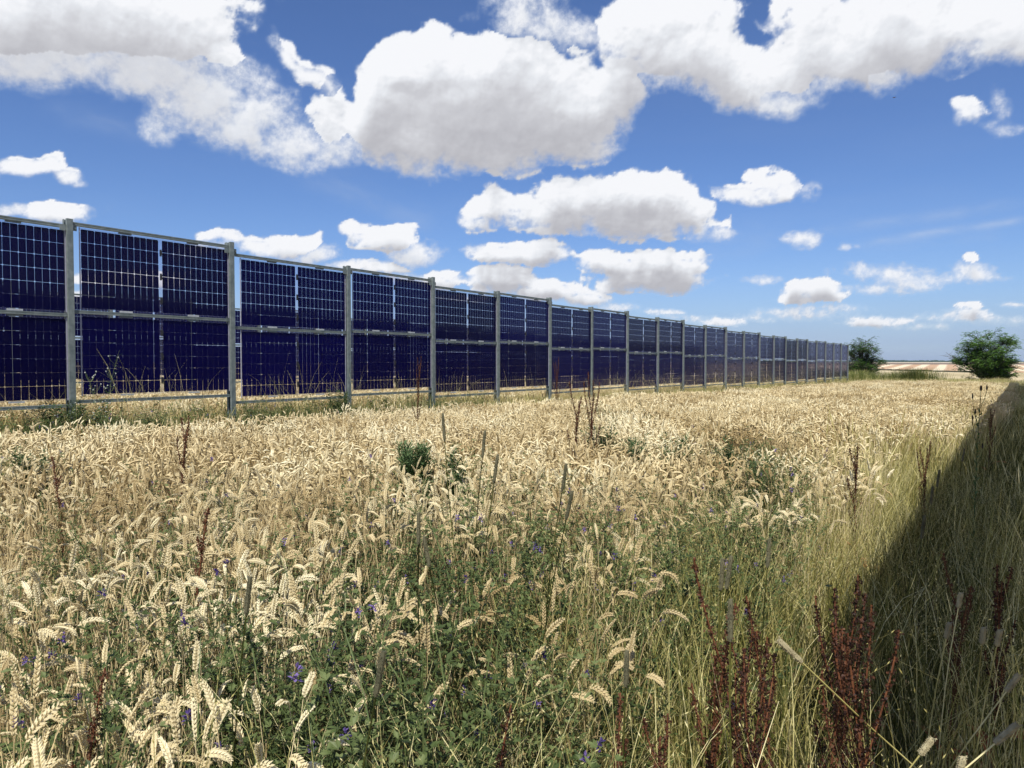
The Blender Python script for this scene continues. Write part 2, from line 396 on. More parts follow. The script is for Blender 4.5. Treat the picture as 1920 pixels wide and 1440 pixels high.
# ---------------- sky dome carrying the clouds ----------------
def make_dome():
    az, el, a, L, c, v, _ = build_sky()
    A, E = np.meshgrid(np.radians(az), np.radians(el)); R = 9000.0
    V = np.stack([np.sin(A)*np.cos(E)*R, np.cos(A)*np.cos(E)*R, np.sin(E)*R+EYE], -1).reshape(-1, 3).astype(np.float32)
    ny, nx = A.shape
    i = np.arange(ny-1)[:, None]*nx+np.arange(nx-1)[None]
    F = np.stack([i, i+1, i+1+nx, i+nx], -1).reshape(-1, 4)
    me = bpy.data.meshes.new('sky'); nf = len(F)
    me.vertices.add(len(V)); me.vertices.foreach_set('co', V.ravel())
    me.loops.add(nf*4); me.loops.foreach_set('vertex_index', F.ravel().astype(np.int32))
    me.polygons.add(nf); me.polygons.foreach_set('loop_start', (np.arange(nf)*4).astype(np.int32))
    me.polygons.foreach_set('use_smooth', np.ones(nf, bool)); me.update()
    for nme, arr in (('cover', a), ('light', L), ('cirrus', c), ('veil', v)):
        at = me.attributes.new(nme, 'FLOAT', 'POINT'); at.data.foreach_set('value', arr.astype(np.float32).ravel())
    m, nt, out = nm('cloudy_sky')
    def at(n): x = N(nt, 'ShaderNodeAttribute'); x.attribute_name = n; return x.outputs['Fac']
    geo = N(nt, 'ShaderNodeNewGeometry'); sc = N(nt, 'ShaderNodeVectorMath', operation='SCALE'); sc.inputs['Scale'].default_value = 1/9000.
    nt.links.new(geo.outputs['Position'], sc.inputs[0])
    def noise(scale, det):
        n = N(nt, 'ShaderNodeTexNoise'); n.inputs['Scale'].default_value = scale; n.inputs['Detail'].default_value = det; n.inputs['Roughness'].default_value = .6
        nt.links.new(sc.outputs[0], n.inputs['Vector']); return n.outputs['Fac']
    n1 = noise(110, 5); n2 = noise(60, 6)
    def math_(op, x, y, z=None, clamp=False):
        k = N(nt, 'ShaderNodeMath', operation=op); k.use_clamp = clamp
        for i_, q in enumerate((x, y, z)):
            if q is None: continue
            if isinstance(q, (int, float)): k.inputs[i_].default_value = q
            else: nt.links.new(q, k.inputs[i_])
        return k.outputs[0]
    # fine fraying of the cover: stronger where the cloud is thin
    cov = at('cover')
    inv = math_('SUBTRACT', 1.0, cov); edge = math_('MULTIPLY', cov, inv); edge4 = math_('MULTIPLY', edge, 4.0)
    nn = math_('SUBTRACT', n1, .5); fr = math_('MULTIPLY', nn, edge4); fr2 = math_('MULTIPLY', fr, 1.2)
    cover = math_('ADD', cov, fr2, clamp=True)
    l2 = math_('MULTIPLY_ADD', math_('SUBTRACT', n2, .5), .16, at('light'))
    r = N(nt, 'ShaderNodeValToRGB'); nt.links.new(l2, r.inputs[0]); e = r.color_ramp.elements
    e[0].position = .38; e[0].color = (.45, .45, .485, 1); e[1].position = 1.0; e[1].color = (.86, .87, .90, 1)
    k = e.new(.60); k.color = (.57, .575, .61, 1); k = e.new(.84); k.color = (.74, .76, .80, 1)
    def mixc(fac, a_, b_):
        x = N(nt, 'ShaderNodeMix', data_type='RGBA'); nt.links.new(fac, x.inputs[0])
        for q, idx in ((a_, 6), (b_, 7)):
            if isinstance(q, tuple): x.inputs[idx].default_value = q
            else: nt.links.new(q, x.inputs[idx])
        return x.outputs[2]
    # veil over the open sky, cloud over both
    vc = math_('MAXIMUM', at('veil'), at('cirrus'), clamp=True)
    colr = mixc(cover, (.42, .50, .66, 1), r.outputs[0])
    col2 = mixc(cover, mixc(at('cirrus'), (.35, .455, .65, 1), (.72, .77, .86, 1)), r.outputs[0])
    alpha = math_('MAXIMUM', cover, vc, clamp=True)
    em = N(nt, 'ShaderNodeEmission'); nt.links.new(col2, em.inputs[0]); em.inputs[1].default_value = CLOUD_GAIN
    tr = N(nt, 'ShaderNodeBsdfTransparent'); mx = N(nt, 'ShaderNodeMixShader')
    nt.links.new(alpha, mx.inputs[0]); nt.links.new(tr.outputs[0], mx.inputs[1]); nt.links.new(em.outputs[0], mx.inputs[2]); nt.links.new(mx.outputs[0], out.inputs[0])
    m.cycles.emission_sampling = 'NONE'
    me.materials.append(m)
    o = bpy.data.objects.new('sky', me); COL.objects.link(o); tag(o, 'blue summer sky with scattered white cumulus clouds', 'sky', kind='structure')
    o.visible_shadow = True
CLOUD_GAIN = 1.0
make_dome()
# ---------------- ground ----------------
def ground_mat():
    m, nt, out = nm('field_soil')
    c1 = noisecol(nt, [(.16,.115,.06),(.30,.23,.125),(.42,.34,.19)], 5, 6)
    c2 = noisecol(nt, [(.42,.34,.19),(.55,.45,.27),(.62,.53,.34)], .02, 6)
    g = N(nt, 'ShaderNodeNewGeometry'); sx = N(nt, 'ShaderNodeSeparateXYZ'); nt.links.new(g.outputs['Position'], sx.inputs[0])
    mr = N(nt, 'ShaderNodeMapRange'); mr.inputs['From Min'].default_value = 62; mr.inputs['From Max'].default_value = 90; nt.links.new(sx.outputs['Y'], mr.inputs[0])
    mx = N(nt, 'ShaderNodeMix', data_type='RGBA'); nt.links.new(mr.outputs[0], mx.inputs[0]); nt.links.new(c1, mx.inputs[6]); nt.links.new(c2, mx.inputs[7])
    p = N(nt, 'ShaderNodeBsdfPrincipled'); p.inputs['Roughness'].default_value = .95; p.inputs['Specular IOR Level'].default_value = .1
    nt.links.new(mx.outputs[2], p.inputs['Base Color']); nt.links.new(p.outputs[0], out.inputs[0]); return m
def sheet(name, xs, ys, mat, dz=0.0, bend=None):
    X, Y = [q.astype(float) for q in np.meshgrid(xs, ys)]
    if bend is not None:
        Y = bend(X, Y)
        Y = Y+(np.arange(len(ys))[:, None]*1e-3)
    Z = ground(X, Y)+dz
    ny, nx = X.shape; i = np.arange(ny-1)[:, None]*nx+np.arange(nx-1)[None]
    F = np.stack([i, i+1, i+1+nx, i+nx], -1).reshape(-1, 4)
    me = bpy.data.meshes.new(name); me.from_pydata(np.stack([X, Y, Z], -1).reshape(-1, 3).tolist(), [], F.tolist())
    me.polygons.foreach_set('use_smooth', np.ones(len(F), bool)); me.materials.append(mat)
    o = bpy.data.objects.new(name, me); COL.objects.link(o); return o
xs = np.unique(np.concatenate([-np.geomspace(40, 3600, 24), np.arange(-40, 60, 1.0), np.geomspace(60, 3600, 24)]))
ys = np.unique(np.concatenate([[-400, -100, -30], np.arange(-10, 80, 1.0), np.arange(80, 220, 6), np.arange(220, 480, 5), np.geomspace(480, 3800, 60)]))
tag(sheet('ground', xs, ys, ground_mat()), kind='structure')
def strips_mat():
    m, nt, out = nm('striped_stubble')
    g = N(nt, 'ShaderNodeNewGeometry'); dt = N(nt, 'ShaderNodeVectorMath', operation='DOT_PRODUCT'); dt.inputs[1].default_value = (math.cos(math.radians(31.6)), -math.sin(math.radians(31.6)), 0); nt.links.new(g.outputs['Position'], dt.inputs[0])
    mp = N(nt, 'ShaderNodeCombineXYZ'); nt.links.new(dt.outputs['Value'], mp.inputs[0])
    wv = N(nt, 'ShaderNodeTexWave', wave_type='BANDS', bands_direction='X', wave_profile='SIN'); wv.inputs['Scale'].default_value = .034
    wv.inputs['Distortion'].default_value = 5; wv.inputs['Detail'].default_value = 3; wv.inputs['Detail Scale'].default_value = .12
    nt.links.new(mp.outputs[0], wv.inputs['Vector'])
    r = N(nt, 'ShaderNodeValToRGB'); nt.links.new(wv.outputs[0], r.inputs[0]); e = r.color_ramp.elements
    e[0].position = .35; e[0].color = (.50, .33, .20, 1); e[1].position = .75; e[1].color = (.74, .62, .42, 1); k = e.new(.52); k.color = (.57, .41, .27, 1)
    p = N(nt, 'ShaderNodeBsdfPrincipled'); p.inputs['Roughness'].default_value = .95; p.inputs['Specular IOR Level'].default_value = .1
    nt.links.new(r.outputs[0], p.inputs['Base Color']); nt.links.new(p.outputs[0], out.inputs[0]); return m
_ma = unproj(1560, 692, depth=335); _mb = unproj(1835, 704, depth=215)
def _margin(X): return np.interp(X, [_ma.x-200, _ma.x, _mb.x, _mb.x+60], [380, _ma.y, _mb.y, 205])
tag(sheet('harvested_field', np.arange(-60, 520, 10), np.arange(205, 456, 5), strips_mat(), .05, lambda X, Y: np.maximum(Y, _margin(X))), 'harvested field of tan and cream diagonal strips beyond the wheat', 'field', kind='structure')
dk = solidmat('dark_hedge_soil', [(.06,.06,.035),(.10,.085,.05)], .3, .95)
brown = solidmat('ploughed_soil', [(.16,.11,.075),(.22,.16,.11)], .05, .95)
pale = solidmat('pale_stubble', [(.46,.38,.26),(.56,.47,.33)], .03, .95)
tag(sheet('ploughed_field', np.arange(-300, 1500, 30), np.arange(470, 701, 10), brown, .05), kind='structure')
tag(sheet('stubble_field', np.arange(-500, 2300, 60), np.arange(710, 1600, 20), pale, .06), kind='structure')
# dark field margin cutting obliquely across the near edge of the striped field
mb = MB()
a = unproj(1560, 692, depth=335); b = unproj(1835, 704, depth=215)
for k in range(40):
    q = a.lerp(b, k/39); 
    z = gz(q.x, q.y)
    w_ = 2.0+.8*random.random()
    mb.v += [(q.x, q.y-w_, z-.2), (q.x, q.y-w_*.4, z+.35+.25*random.random()), (q.x, q.y+w_*.4, z+.35+.25*random.random()), (q.x, q.y+w_, z-.2)]
for k in range(39):
    for j in range(3): mb.f.append((4*k+j, 4*k+4+j, 4*k+5+j, 4*k+1+j)); mb.m.append(0)
tag(mb.obj('field_margin', dk), 'dark overgrown field margin running along the striped field', 'field margin', kind='structure')
# ---------------- vertical solar racks ----------------
PX = [136.5,438,656,814,935.5,1033,1111,1178,1235,1282.5,1324,1362,1396,1425,1452,1474,1496,1514.7,1532,1548.7,1564,1578,1590.7]
P_ROW = -10.585; S0 = 4.50; BAY = 2.451
def s_of(px): return S0+BAY*(px-136.4)/(389.77-.20385*px)
POST_S = [S0-2*BAY, S0-BAY-.01]+[s_of(x) for x in PX]     # post k of the list stands left of bay k
TOPS = [1.90, 1.865, 1.915, 1.795, 1.827, 1.70, 1.74, 1.617, 1.655, 1.555, 1.60, 1.49, 1.53, 1.43, 1.465, 1.375, 1.42, 1.34, 1.40, 1.345, 1.40, 1.36, 1.385, 1.365]
RAIL_Y = -.06       # rails and panels sit behind the front flange (row-local y points to the viewer)
PL, PH = 2.278, 1.134
# row-local frame: x along the row, y across towards the viewer, z up
ROW_RZ = math.atan2(CT, ST)                           # local x -> t
def panel_proto(detail):
    root = empty('solar_module')
    mb = MB(); cw = (PL-.055-.030)/24; chh = (PH-.040)/6; g = .0034/2; c = .011
    for half in (0, 1):
        x0 = .015+half*(12*cw+.055)
        for i in range(12):
            for j in range(6):
                a, b = x0+i*cw+g, x0+(i+1)*cw-g; d, e = .020+j*chh+g*1.25, .020+(j+1)*chh-g*1.25
                if i % 2 == 0: v = [(a,0,d+c),(a+c,0,d),(b,0,d),(b,0,e),(a+c,0,e),(a,0,e-c)]
                else: v = [(a,0,d),(b-c,0,d),(b,0,d+c),(b,0,e-c),(b-c,0,e),(a,0,e)]
                mb.add(v, [tuple(range(6))], 0)
    cells = mb.obj('cells', M['cell'], root)
    gb = MB(); gb.box((0, -.0035, 0), (PL, .0035, PH)); gb.obj('glass', M['glass'], root)
    bs = MB(); bs.add([(0.004,.0016,.004),(PL-.004,.0016,.004),(PL-.004,.0016,PH-.004),(0.004,.0016,PH-.004)], [(0,1,2,3)]); bs.obj('backing', M['backing'], root)
    if detail:
        for x in (0, PL):
            t = MB(); t.box((x-.006, -.006, -.0), (x+.006, .006, PH)); t.obj('edge_trim', M['trim'], root)
        for z in (.2, .56, .92):
            t = MB(); x = PL/2; t.box((x-.012, -.022, z-.05), (x+.012, -.004, z+.05)); t.box((x-.018, -.026, z-.03), (x+.018, -.022, z+.03))
            t.obj('junction_box', M['black'], root)
        for x in (.62, 1.66):
            for z, zz in ((PH-.012, PH+.012), (-.012, .012)):
                t = MB(); t.box((x-.09, .004, z), (x+.09, .012, zz)); t.box((x-.09, -.012, z), (x+.09, -.004, zz)); t.obj('clamp', M['steel'] if z > 0 else M['steel_light'], root)
    return root
PAN = panel_proto(True); PANS = panel_proto(False)
used = {}
def put_panel(proto, p, s, z, label, group):
    x, y = ps(p, s)
    key = id(proto)
    if key not in used: used[key] = 1; r = proto; r.location = (x, y, z); r.rotation_euler = (0, 0, ROW_RZ)
    else: r = dup(proto, (x, y, z), ROW_RZ)
    return tag(r, label, 'solar panel', group)
def profile_post(z0, z1, cap):
    """open steel channel: flanges front and rear, web on the far side, inward lips"""
    h, d, l, t = .038, .14, .045, .004
    pts = [(-h,-l),(-h,0),(h,0),(h,-d),(-h,-d),(-h,-d+l),(-h+t,-d+l),(-h+t,-d+t),(h-t,-d+t),(h-t,-t),(-h+t,-t),(-h+t,-l)]
    pts = [(x, -y) for x, y in pts]
    mb = MB(); n = len(pts)
    v = [(x, y, z0) for x, y in pts]+[(x, y, z1) for x, y in pts]
    mb.add(v, [(i, (i+1) % n, n+(i+1) % n, n+i) for i in range(n)])
    mb.add(v[n:], [(0,1,10,11),(1,2,9,10),(2,3,8,9),(3,4,7,8),(4,5,6,7)])
    return mb
def rack(name, p_row, posts, tops, label, group, full=True, far=True):
    x, y = ps(p_row, posts[0]); root = empty(name, (x, y, 0), ROW_RZ); s0 = posts[0]
    tag(root, label, 'mounting rack', group)
    for k, s in enumerate(posts):
        # height of the post: above the taller neighbouring rail
        zs = [tops[j] for j in (k-1, k) if 0 <= j < len(tops)]
        zt = EYE+max(zs)+.055+(.02 if k % 2 == 0 else 0)
        gx, gy = ps(p_row, s)
        mb = profile_post(gz(gx, gy)-.4, zt, False)
        o = mb.obj('post', M['steel'], root); o.location = (s-s0, 0, 0)
        if full:
            zr = EYE+max(zs)
            def piece(nm_, fn):
                q = MB(); fn(q); q_ = q.obj(nm_, M['steel'], root); q_.location = (s-s0, 0, 0)
            if k % 2 == 0:
                piece('cap_plate', lambda q: q.box((-.055, .045, zr-.05), (-.049, .13, zr+.065)))
            piece('bracket', lambda q: q.box((-.12, .027, zr-.11), (-.042, .033, zr-.03)))
            piece('bracket', lambda q: q.box((.042, .027, zr-.10), (.095, .033, zr-.028)))
            piece('bolt', lambda q: q.tube([(.070,.026,zr-.068),(.070,.006,zr-.068)], .014, 6, cap=True))
    for k in range(len(posts)-1):
        a, b_ = posts[k]-s0, posts[k+1]-s0
        for dz in (0, -1.205, -2.45):
            z = EYE+tops[k]+dz; h = .023
            mb = MB()
            # rolled channel: box with a shallow groove along the face
            y0, y1 = RAIL_Y-.025, RAIL_Y+.025
            prof = [(-q, r) for q, r in [(y0,-h),(y1,-h),(y1,-h*.25),(y1-.006,0),(y1,h*.25),(y1,h),(y0,h)]]
            n = len(prof); L0, L1 = a+.041, b_-.041
            v = [(L0, q, z+r) for q, r in prof]+[(L1, q, z+r) for q, r in prof]
            mb.add(v, [(i, n+i, n+(i+1) % n, (i+1) % n) for i in range(n)]+[tuple(range(n)), tuple(range(2*n-1, n-1, -1))])
            mb.obj('rail', M['steel'], root)
    return root
ORD = ['first','second','third','fourth','fifth','sixth','seventh','eighth','ninth','tenth','eleventh','twelfth','thirteenth','fourteenth','fifteenth','sixteenth','seventeenth','eighteenth','nineteenth','twentieth','twenty-first','twenty-second','twenty-third','twenty-fourth']
posts1 = POST_S[1:]; tops1 = TOPS[1:]
rack('solar_rack', P_ROW, posts1, tops1[:len(posts1)-1], 'long grey steel rack of the near row holding two tiers of dark blue panels', None)
nb = len(posts1)-1
for k in range(nb):
    where = 'cut off by the left edge' if k == 0 else ('last bay at the far end, beside the trees' if k == nb-1 else '%s bay from the left' % ORD[k])
    for lv, dz in (('upper', -.035-PH), ('lower', -1.240-PH)):
        put_panel(PAN, P_ROW+RAIL_Y, posts1[k]+max(.095, (posts1[k+1]-posts1[k]-PL)*.78 if posts1[k+1]-posts1[k] > PL+.08 else .04), EYE+tops1[k]+dz,
                  '%s solar panel of the near row, %s' % (lv, where), 'solar panels of the near row')
# second row behind, seen through the gaps
P2 = -21.35
posts2 = [S0-4.2+BAY*k*1.004 for k in range(0, 30)]
tops2 = [float(np.interp(s, POST_S[:24], TOPS))+.165-(.06 if k % 2 else -.03) for k, s in enumerate(posts2[:-1])]
rack('solar_rack', P2, posts2, tops2, 'grey steel rack of the second row, glimpsed through the gaps of the near row', None, full=False)
for k in range(len(posts2)-1):
    for lv, dz in (('upper', -.035-PH), ('lower', -1.240-PH)):
        put_panel(PANS, P2+RAIL_Y, posts2[k]+.12, EYE+tops2[k]+dz, 'dark solar panel of the second row, glimpsed through the gaps of the near row', 'solar panels of the second row')
# the row on the photographer's right: stands just outside the picture, its shadow falls along the grass
P3 = .42
posts3 = [.95+BAY*k for k in range(0, 24)]
tops3 = [float(np.interp(s, POST_S[:24], TOPS))-.0 for s in posts3[:-1]]
rack('solar_rack', P3, posts3, tops3, 'grey steel rack of the right-hand row whose shadow falls on the grass strip', None, full=False)
for k in range(len(posts3)-1):
    for lv, dz in (('upper', -.035-PH), ('lower', -1.240-PH)):
        put_panel(PANS, P3+RAIL_Y, posts3[k]+.12, EYE+tops3[k]+dz, 'dark solar panel of the right-hand row that shades the grass strip', 'solar panels of the right-hand row')
# ---------------- vegetation ----------------
R = random.Random(5)
def U(a, b): return R.uniform(a, b)
def gn_scatter(name, variants, pts, rots, scls, idx, label, cat):
    me = bpy.data.meshes.new(name); me.vertices.add(len(pts)); me.vertices.foreach_set('co', np.asarray(pts, np.float32).ravel())
    for n_, t, arr in (('rot', 'FLOAT_VECTOR', rots), ('scl', 'FLOAT_VECTOR', scls)):
        at = me.attributes.new(n_, t, 'POINT'); at.data.foreach_set('vector', np.asarray(arr, np.float32).ravel())
    at = me.attributes.new('idx', 'INT', 'POINT'); at.data.foreach_set('value', np.asarray(idx, np.int32))
    me.update()
    o = bpy.data.objects.new(name, me); COL.objects.link(o)
    c = bpy.data.collections.new(name+'_variants')
    for k, v in enumerate(variants):
        v.name = '%s_tuft_%s' % (name, 'abcdefghijklmnopqrstuvwxyz'[k]); c.objects.link(v)
    g = bpy.data.node_groups.new(name+'_scatter', 'GeometryNodeTree')
    g.interface.new_socket('Geometry', in_out='INPUT', socket_type='NodeSocketGeometry'); g.interface.new_socket('Geometry', in_out='OUTPUT', socket_type='NodeSocketGeometry')
    gi = g.nodes.new('NodeGroupInput'); go = g.nodes.new('NodeGroupOutput')
    ci = g.nodes.new('GeometryNodeCollectionInfo'); ci.inputs['Collection'].default_value = c; ci.inputs['Separate Children'].default_value = True; ci.inputs['Reset Children'].default_value = True
    ip = g.nodes.new('GeometryNodeInstanceOnPoints'); ip.inputs['Pick Instance'].default_value = True
    def na(n_, t): x = g.nodes.new('GeometryNodeInputNamedAttribute'); x.data_type = t; x.inputs['Name'].default_value = n_; return x.outputs['Attribute']
    g.links.new(gi.outputs[0], ip.inputs['Points']); g.links.new(ci.outputs[0], ip.inputs['Instance'])
    g.links.new(na('idx', 'INT'), ip.inputs['Instance Index']); g.links.new(na('rot', 'FLOAT_VECTOR'), ip.inputs['Rotation']); g.links.new(na('scl', 'FLOAT_VECTOR'), ip.inputs['Scale'])
    g.links.new(ip.outputs[0], go.inputs[0])
    md = o.modifiers.new('scatter', 'NODES'); md.node_group = g
    return tag(o, label, cat, kind='stuff')
def arc(p0, dirh, h, lean, droop, n):
    """stem rising from p0, leaning along dirh, curving over: list of points"""
    pts = []; p = Vector(p0); ang = lean; seg = h/(n-1)
    for i in range(n):
        pts.append(p.copy())
        p = p+Vector((dirh[0]*math.sin(ang), dirh[1]*math.sin(ang), math.cos(ang)))*seg
        ang += droop*(i/(n-1))**1.6*2/(n-1)*1.6
    return pts, ang
def wheat_stalk(mb, x, y, lod):
    h = R.gauss(.70, .045); a = U(0, 2*PI); d = (math.cos(a), math.sin(a))
    lean = abs(R.gauss(0, .07)); bend = R.choice([.2, .5, 1.0, 1.5, 1.9, 2.2])*U(.7, 1.15)
    n = (7, 5, 4)[lod]
    pts, ang = arc((x, y, 0), d, h, lean, bend*.35, n)
    r = (.0015, .0019, .0030)[lod]
    if lod < 2: mb.tube(pts, [r]*(n-1)+[r*.7], 3, 0)
    else: mb.ribbon(pts[1:], r*2.2, (-d[1], d[0], 0), 0)
    # ear: continues the curve and nods
    L = U(.050, .088); ne = (10, 6, 4)[lod]; p = pts[-1].copy(); ep = [p.copy()]; ea = ang; seg = L/(ne-1); per = bend*.65/(ne-1)
    for i in range(ne-1):
        ea += per; p = p+Vector((d[0]*math.sin(ea), d[1]*math.sin(ea), math.cos(ea)))*seg; ep.append(p.copy())
    side = Vector((-d[1], d[0], 0)); tw = U(0, PI)
    if lod == 0:
        K = 19
        for i in range(K):
            t = i/(K-1)*(ne-1); k = min(int(t), ne-2); q = ep[k].lerp(ep[k+1], t-k); T = (ep[k+1]-ep[k]).normalized()
            up = T.cross(side).normalized(); sd = side*math.cos(tw)+up*math.sin(tw)
            sg = 1 if i % 2 else -1; env = .65+.5*math.sin(PI*min(1, (i+1.5)/K))
            dd = T*1.0+sd*sg*.62+up*U(-.2, .2)
            mb.drop(q+sd*sg*.0012, dd, .0135*env*U(.8, 1.2), .0031*env, 1, 4)
            dd = T*1.0+sd*sg*.25+up.cross(sd)*.0+T.cross(sd)*.42*sg
            mb.drop(q, dd, .0120*env, .0026*env, 1, 3)
        if R.random() < .35:
            for i in range(5):
                q = ep[ne-1-i//2]; T = (ep[-1]-ep[-2]).normalized(); v = T+Vector((U(-.3,.3), U(-.3,.3), U(-.1,.3)))
                mb.ribbon([q, q+v*U(.01,.02)], [.0008, .0003], side, 1)
    else:
        n2 = 3 if lod == 2 else 4
        rr = []; 
        for i in range(ne):
            t = i/(ne-1); b = .0066*math.sin(PI*min(1, .12+t*.85))**.6+.0008
            rr.append(b*(1.22 if i % 2 else .82)*(1 if lod == 1 else 1.15))
        mb.tube(ep, rr, n2, 1)
    # dry leaves
    if lod == 0 or (lod == 1 and R.random() < .6):
        for _ in range(R.choice([0, 1, 1, 2])):
            k = R.randrange(1, n-1); q = pts[k]; a2 = U(0, 2*PI); d2 = Vector((math.cos(a2), math.sin(a2), 0)); ln = U(.08, .2)
            nn = 5; lp = []; el_ = U(.6, 1.2); z = q.copy()
            for i in range(nn):
                lp.append(z.copy()); z = z+(d2*math.cos(el_)+Vector((0, 0, math.sin(el_))))*ln/nn; el_ -= U(.35, .8)
            w = U(.004, .009); mb.ribbon(lp, [w*.5, w, w*.8, w*.5, w*.1], d2.cross(Vector((0, 0, 1))), 2)
def wheat_tile(size, n, lod):
    mb = MB()
    if lod == 0:          # bare broken straws and dry leaves filling the crop
        for _ in range(16):
            a = U(0, 6.28); pts, _g = arc((U(-.14, .14), U(-.14, .14), 0), (math.cos(a), math.sin(a)), U(.3, .62), U(0, .35), U(0, .5), 5); mb.tube(pts, .0014, 3, 0)
        for _ in range(16):
            a = U(0, 6.28); q = Vector((U(-.14, .14), U(-.14, .14), U(.15, .6))); d2 = Vector((math.cos(a), math.sin(a), 0)); lp = []; e_ = U(-.3, 1.1)
            for i in range(5): lp.append(q.copy()); q = q+(d2*math.cos(e_)+Vector((0, 0, math.sin(e_))))*U(.02, .04); e_ -= U(.2, .9)
            w = U(.003, .008); mb.ribbon(lp, [w*.5, w, w*.8, w*.5, w*.1], (d2.y, -d2.x, U(-.5, .5)), 2)
    for _ in range(n): wheat_stalk(mb, U(-size/2, size/2)*1.15, U(-size/2, size/2)*1.15, lod)
    return mb.obj('wheat_tuft', [M['straw'], M['ear'], M['dryleaf']], link=False)
def inview(x, y, z, mx=160, top=0):
    px, py = project(x, y, z)
    return (y > .3) & (px > -mx) & (px < 1920+mx)
# where the green alfalfa grows: image-frame ellipses on the canopy (centre, radii, density)
ALF = [(620,1270,380,190,.78),(300,1180,300,150,.55),(820,1050,240,90,.36),(120,1130,190,90,.45),(640,1420,420,120,.75),(250,980,160,50,.16),(30,1250,120,160,.35),(1000,930,150,45,.22),(130,1400,200,90,.40),
       (1130,1000,200,80,.34),(1400,900,110,75,.75),(1330,1020,130,90,.55),(1040,1250,170,150,.35),(60,900,100,50,.55),(880,890,30,25,.5),
       (1120,800,45,22,.65),(1190,800,25,22,.5),(1230,1130,120,60,.3),(600,870,60,25,.25),(1700,1400,160,60,.15),
       (1150,805,60,18,.5),(1240,740,16,10,.4),(1500,735,22,8,.4),(1660,735,22,8,.35),(960,900,50,25,.25),(330,1090,120,50,.6),(500,1010,110,40,.35)]
def alf_density(x, y):
    z = ground(x, y)+.62; px, py = project(x, y, z); d = np.zeros_like(px)
    for cx, cy, rx, ry, w in ALF:
        q = ((px-cx)/rx)**2+((py-cy)/ry)**2
        d = np.maximum(d, w*np.clip(1.35-q, 0, 1))
    d = np.where(np.isnan(d), 0, d)
    p, s = to_ps(x, y)
    # green strip under the near row, thick at its left end
    strip = np.exp(-((p+9.85)/.62)**2)*np.clip((17-s)/7, .10, 1)*1.0
    n = fbm(x*.9, y*.9, 3, 201)
    return np.clip(np.maximum(d, strip)*(1+.9*n), 0, 1)
def grid(x0, x1, y0, y1, st):
    X, Y = np.meshgrid(np.arange(x0, x1, st), np.arange(y0, y1, st)); rs = np.random.RandomState(int(st*1000)+int(y0*7))
    X = X.ravel()+rs.uniform(-.35, .35, X.size)*st; Y = Y.ravel()+rs.uniform(-.35, .35, Y.size)*st
    return X, Y, rs
def scatter_set(sets, name, label, cat, variants):
    P, Ro, S_, I = [], [], [], []
    for X, Y, rs, lo, hi, smin, smax, tilt in sets:
        n = len(X); Z = ground(X, Y)
        P.append(np.stack([X, Y, Z], -1)); Ro.append(np.stack([rs.uniform(-tilt, tilt, n), rs.uniform(-tilt, tilt, n), rs.uniform(0, 6.283, n)], -1))
        s = rs.uniform(smin, smax, n)*(1+.10*fbm(X*.35, Y*.35, 3, 77)); S_.append(np.stack([s, s, s*rs.uniform(.94, 1.06, n)], -1)); I.append(rs.randint(lo, hi, n))
    P, Ro, S_, I = ([q for q in L_ if len(q)] for L_ in (P, Ro, S_, I)); P = np.concatenate(P); print(name, len(P))
    gn_scatter(name, variants, P, np.concatenate(Ro), np.concatenate(S_), np.concatenate(I), label, cat)
# --- wheat ---
wv = [wheat_tile(.25, 24, 0) for _ in range(9)]+[wheat_tile(.35, 52, 1) for _ in range(6)]+[wheat_tile(.7, 170, 2) for _ in range(5)]
def wheat_mask(X, Y, rs):
    p, s = to_ps(X, Y)
    edge = -1.35-.2*np.sin(s*.9)+.35*np.clip((3.2-s)/2, 0, 1)+.48*np.clip((s-6)/10, 0, 1)
    pr = np.where(p > edge+.35, 0, np.where(p > edge-.3, .6, 1.0))
    near = np.clip((5-Y)/2, 0, 1)
    pr = pr*np.where((p > -1.5) & (Y < 3.2), .7, 1)
    pr = pr*(1-.58*alf_density(X, Y)*np.clip(1.15-Y*.012, .4, 1))
    pr = np.where((p < -9.0+.15*np.sin(s)+.25*np.clip((9-s)/5, 0, 1)) & (p > -12.1), 0, pr)      # grass strip under the row
    pr = np.where((p < P2+1.4) & (p > P2-1.4), 0, pr)
    pr = np.where(s > 59.0-np.clip((p+9.5)/1.5, 0, 2.2), 0, pr)
    return rs.rand(len(X)) < pr
sets = []
for (y0, y1, st, lo, hi) in ((1.22, 4.8, .25, 0, 9), (4.8, 13, .35, 9, 15), (13, 61, .7, 15, 20)):
    X, Y, rs = grid(-1.0*y1-1 if y1 < 20 else -45, .85*y1+1, y0, y1, st)
    k = inview(X, Y, ground(X, Y)+.7); X, Y = X[k], Y[k]
    p, s = to_ps(X, Y); k = (p > -34) if y0 > 12 else (p > -30); X, Y = X[k], Y[k]
    k = wheat_mask(X, Y, rs); X, Y = X[k], Y[k]
    sets.append((X, Y, rs, lo, hi, .92, 1.08, .05))
scatter_set(sets, 'wheat', 'ripe golden wheat with nodding ears filling the field between the rows', 'wheat', wv)
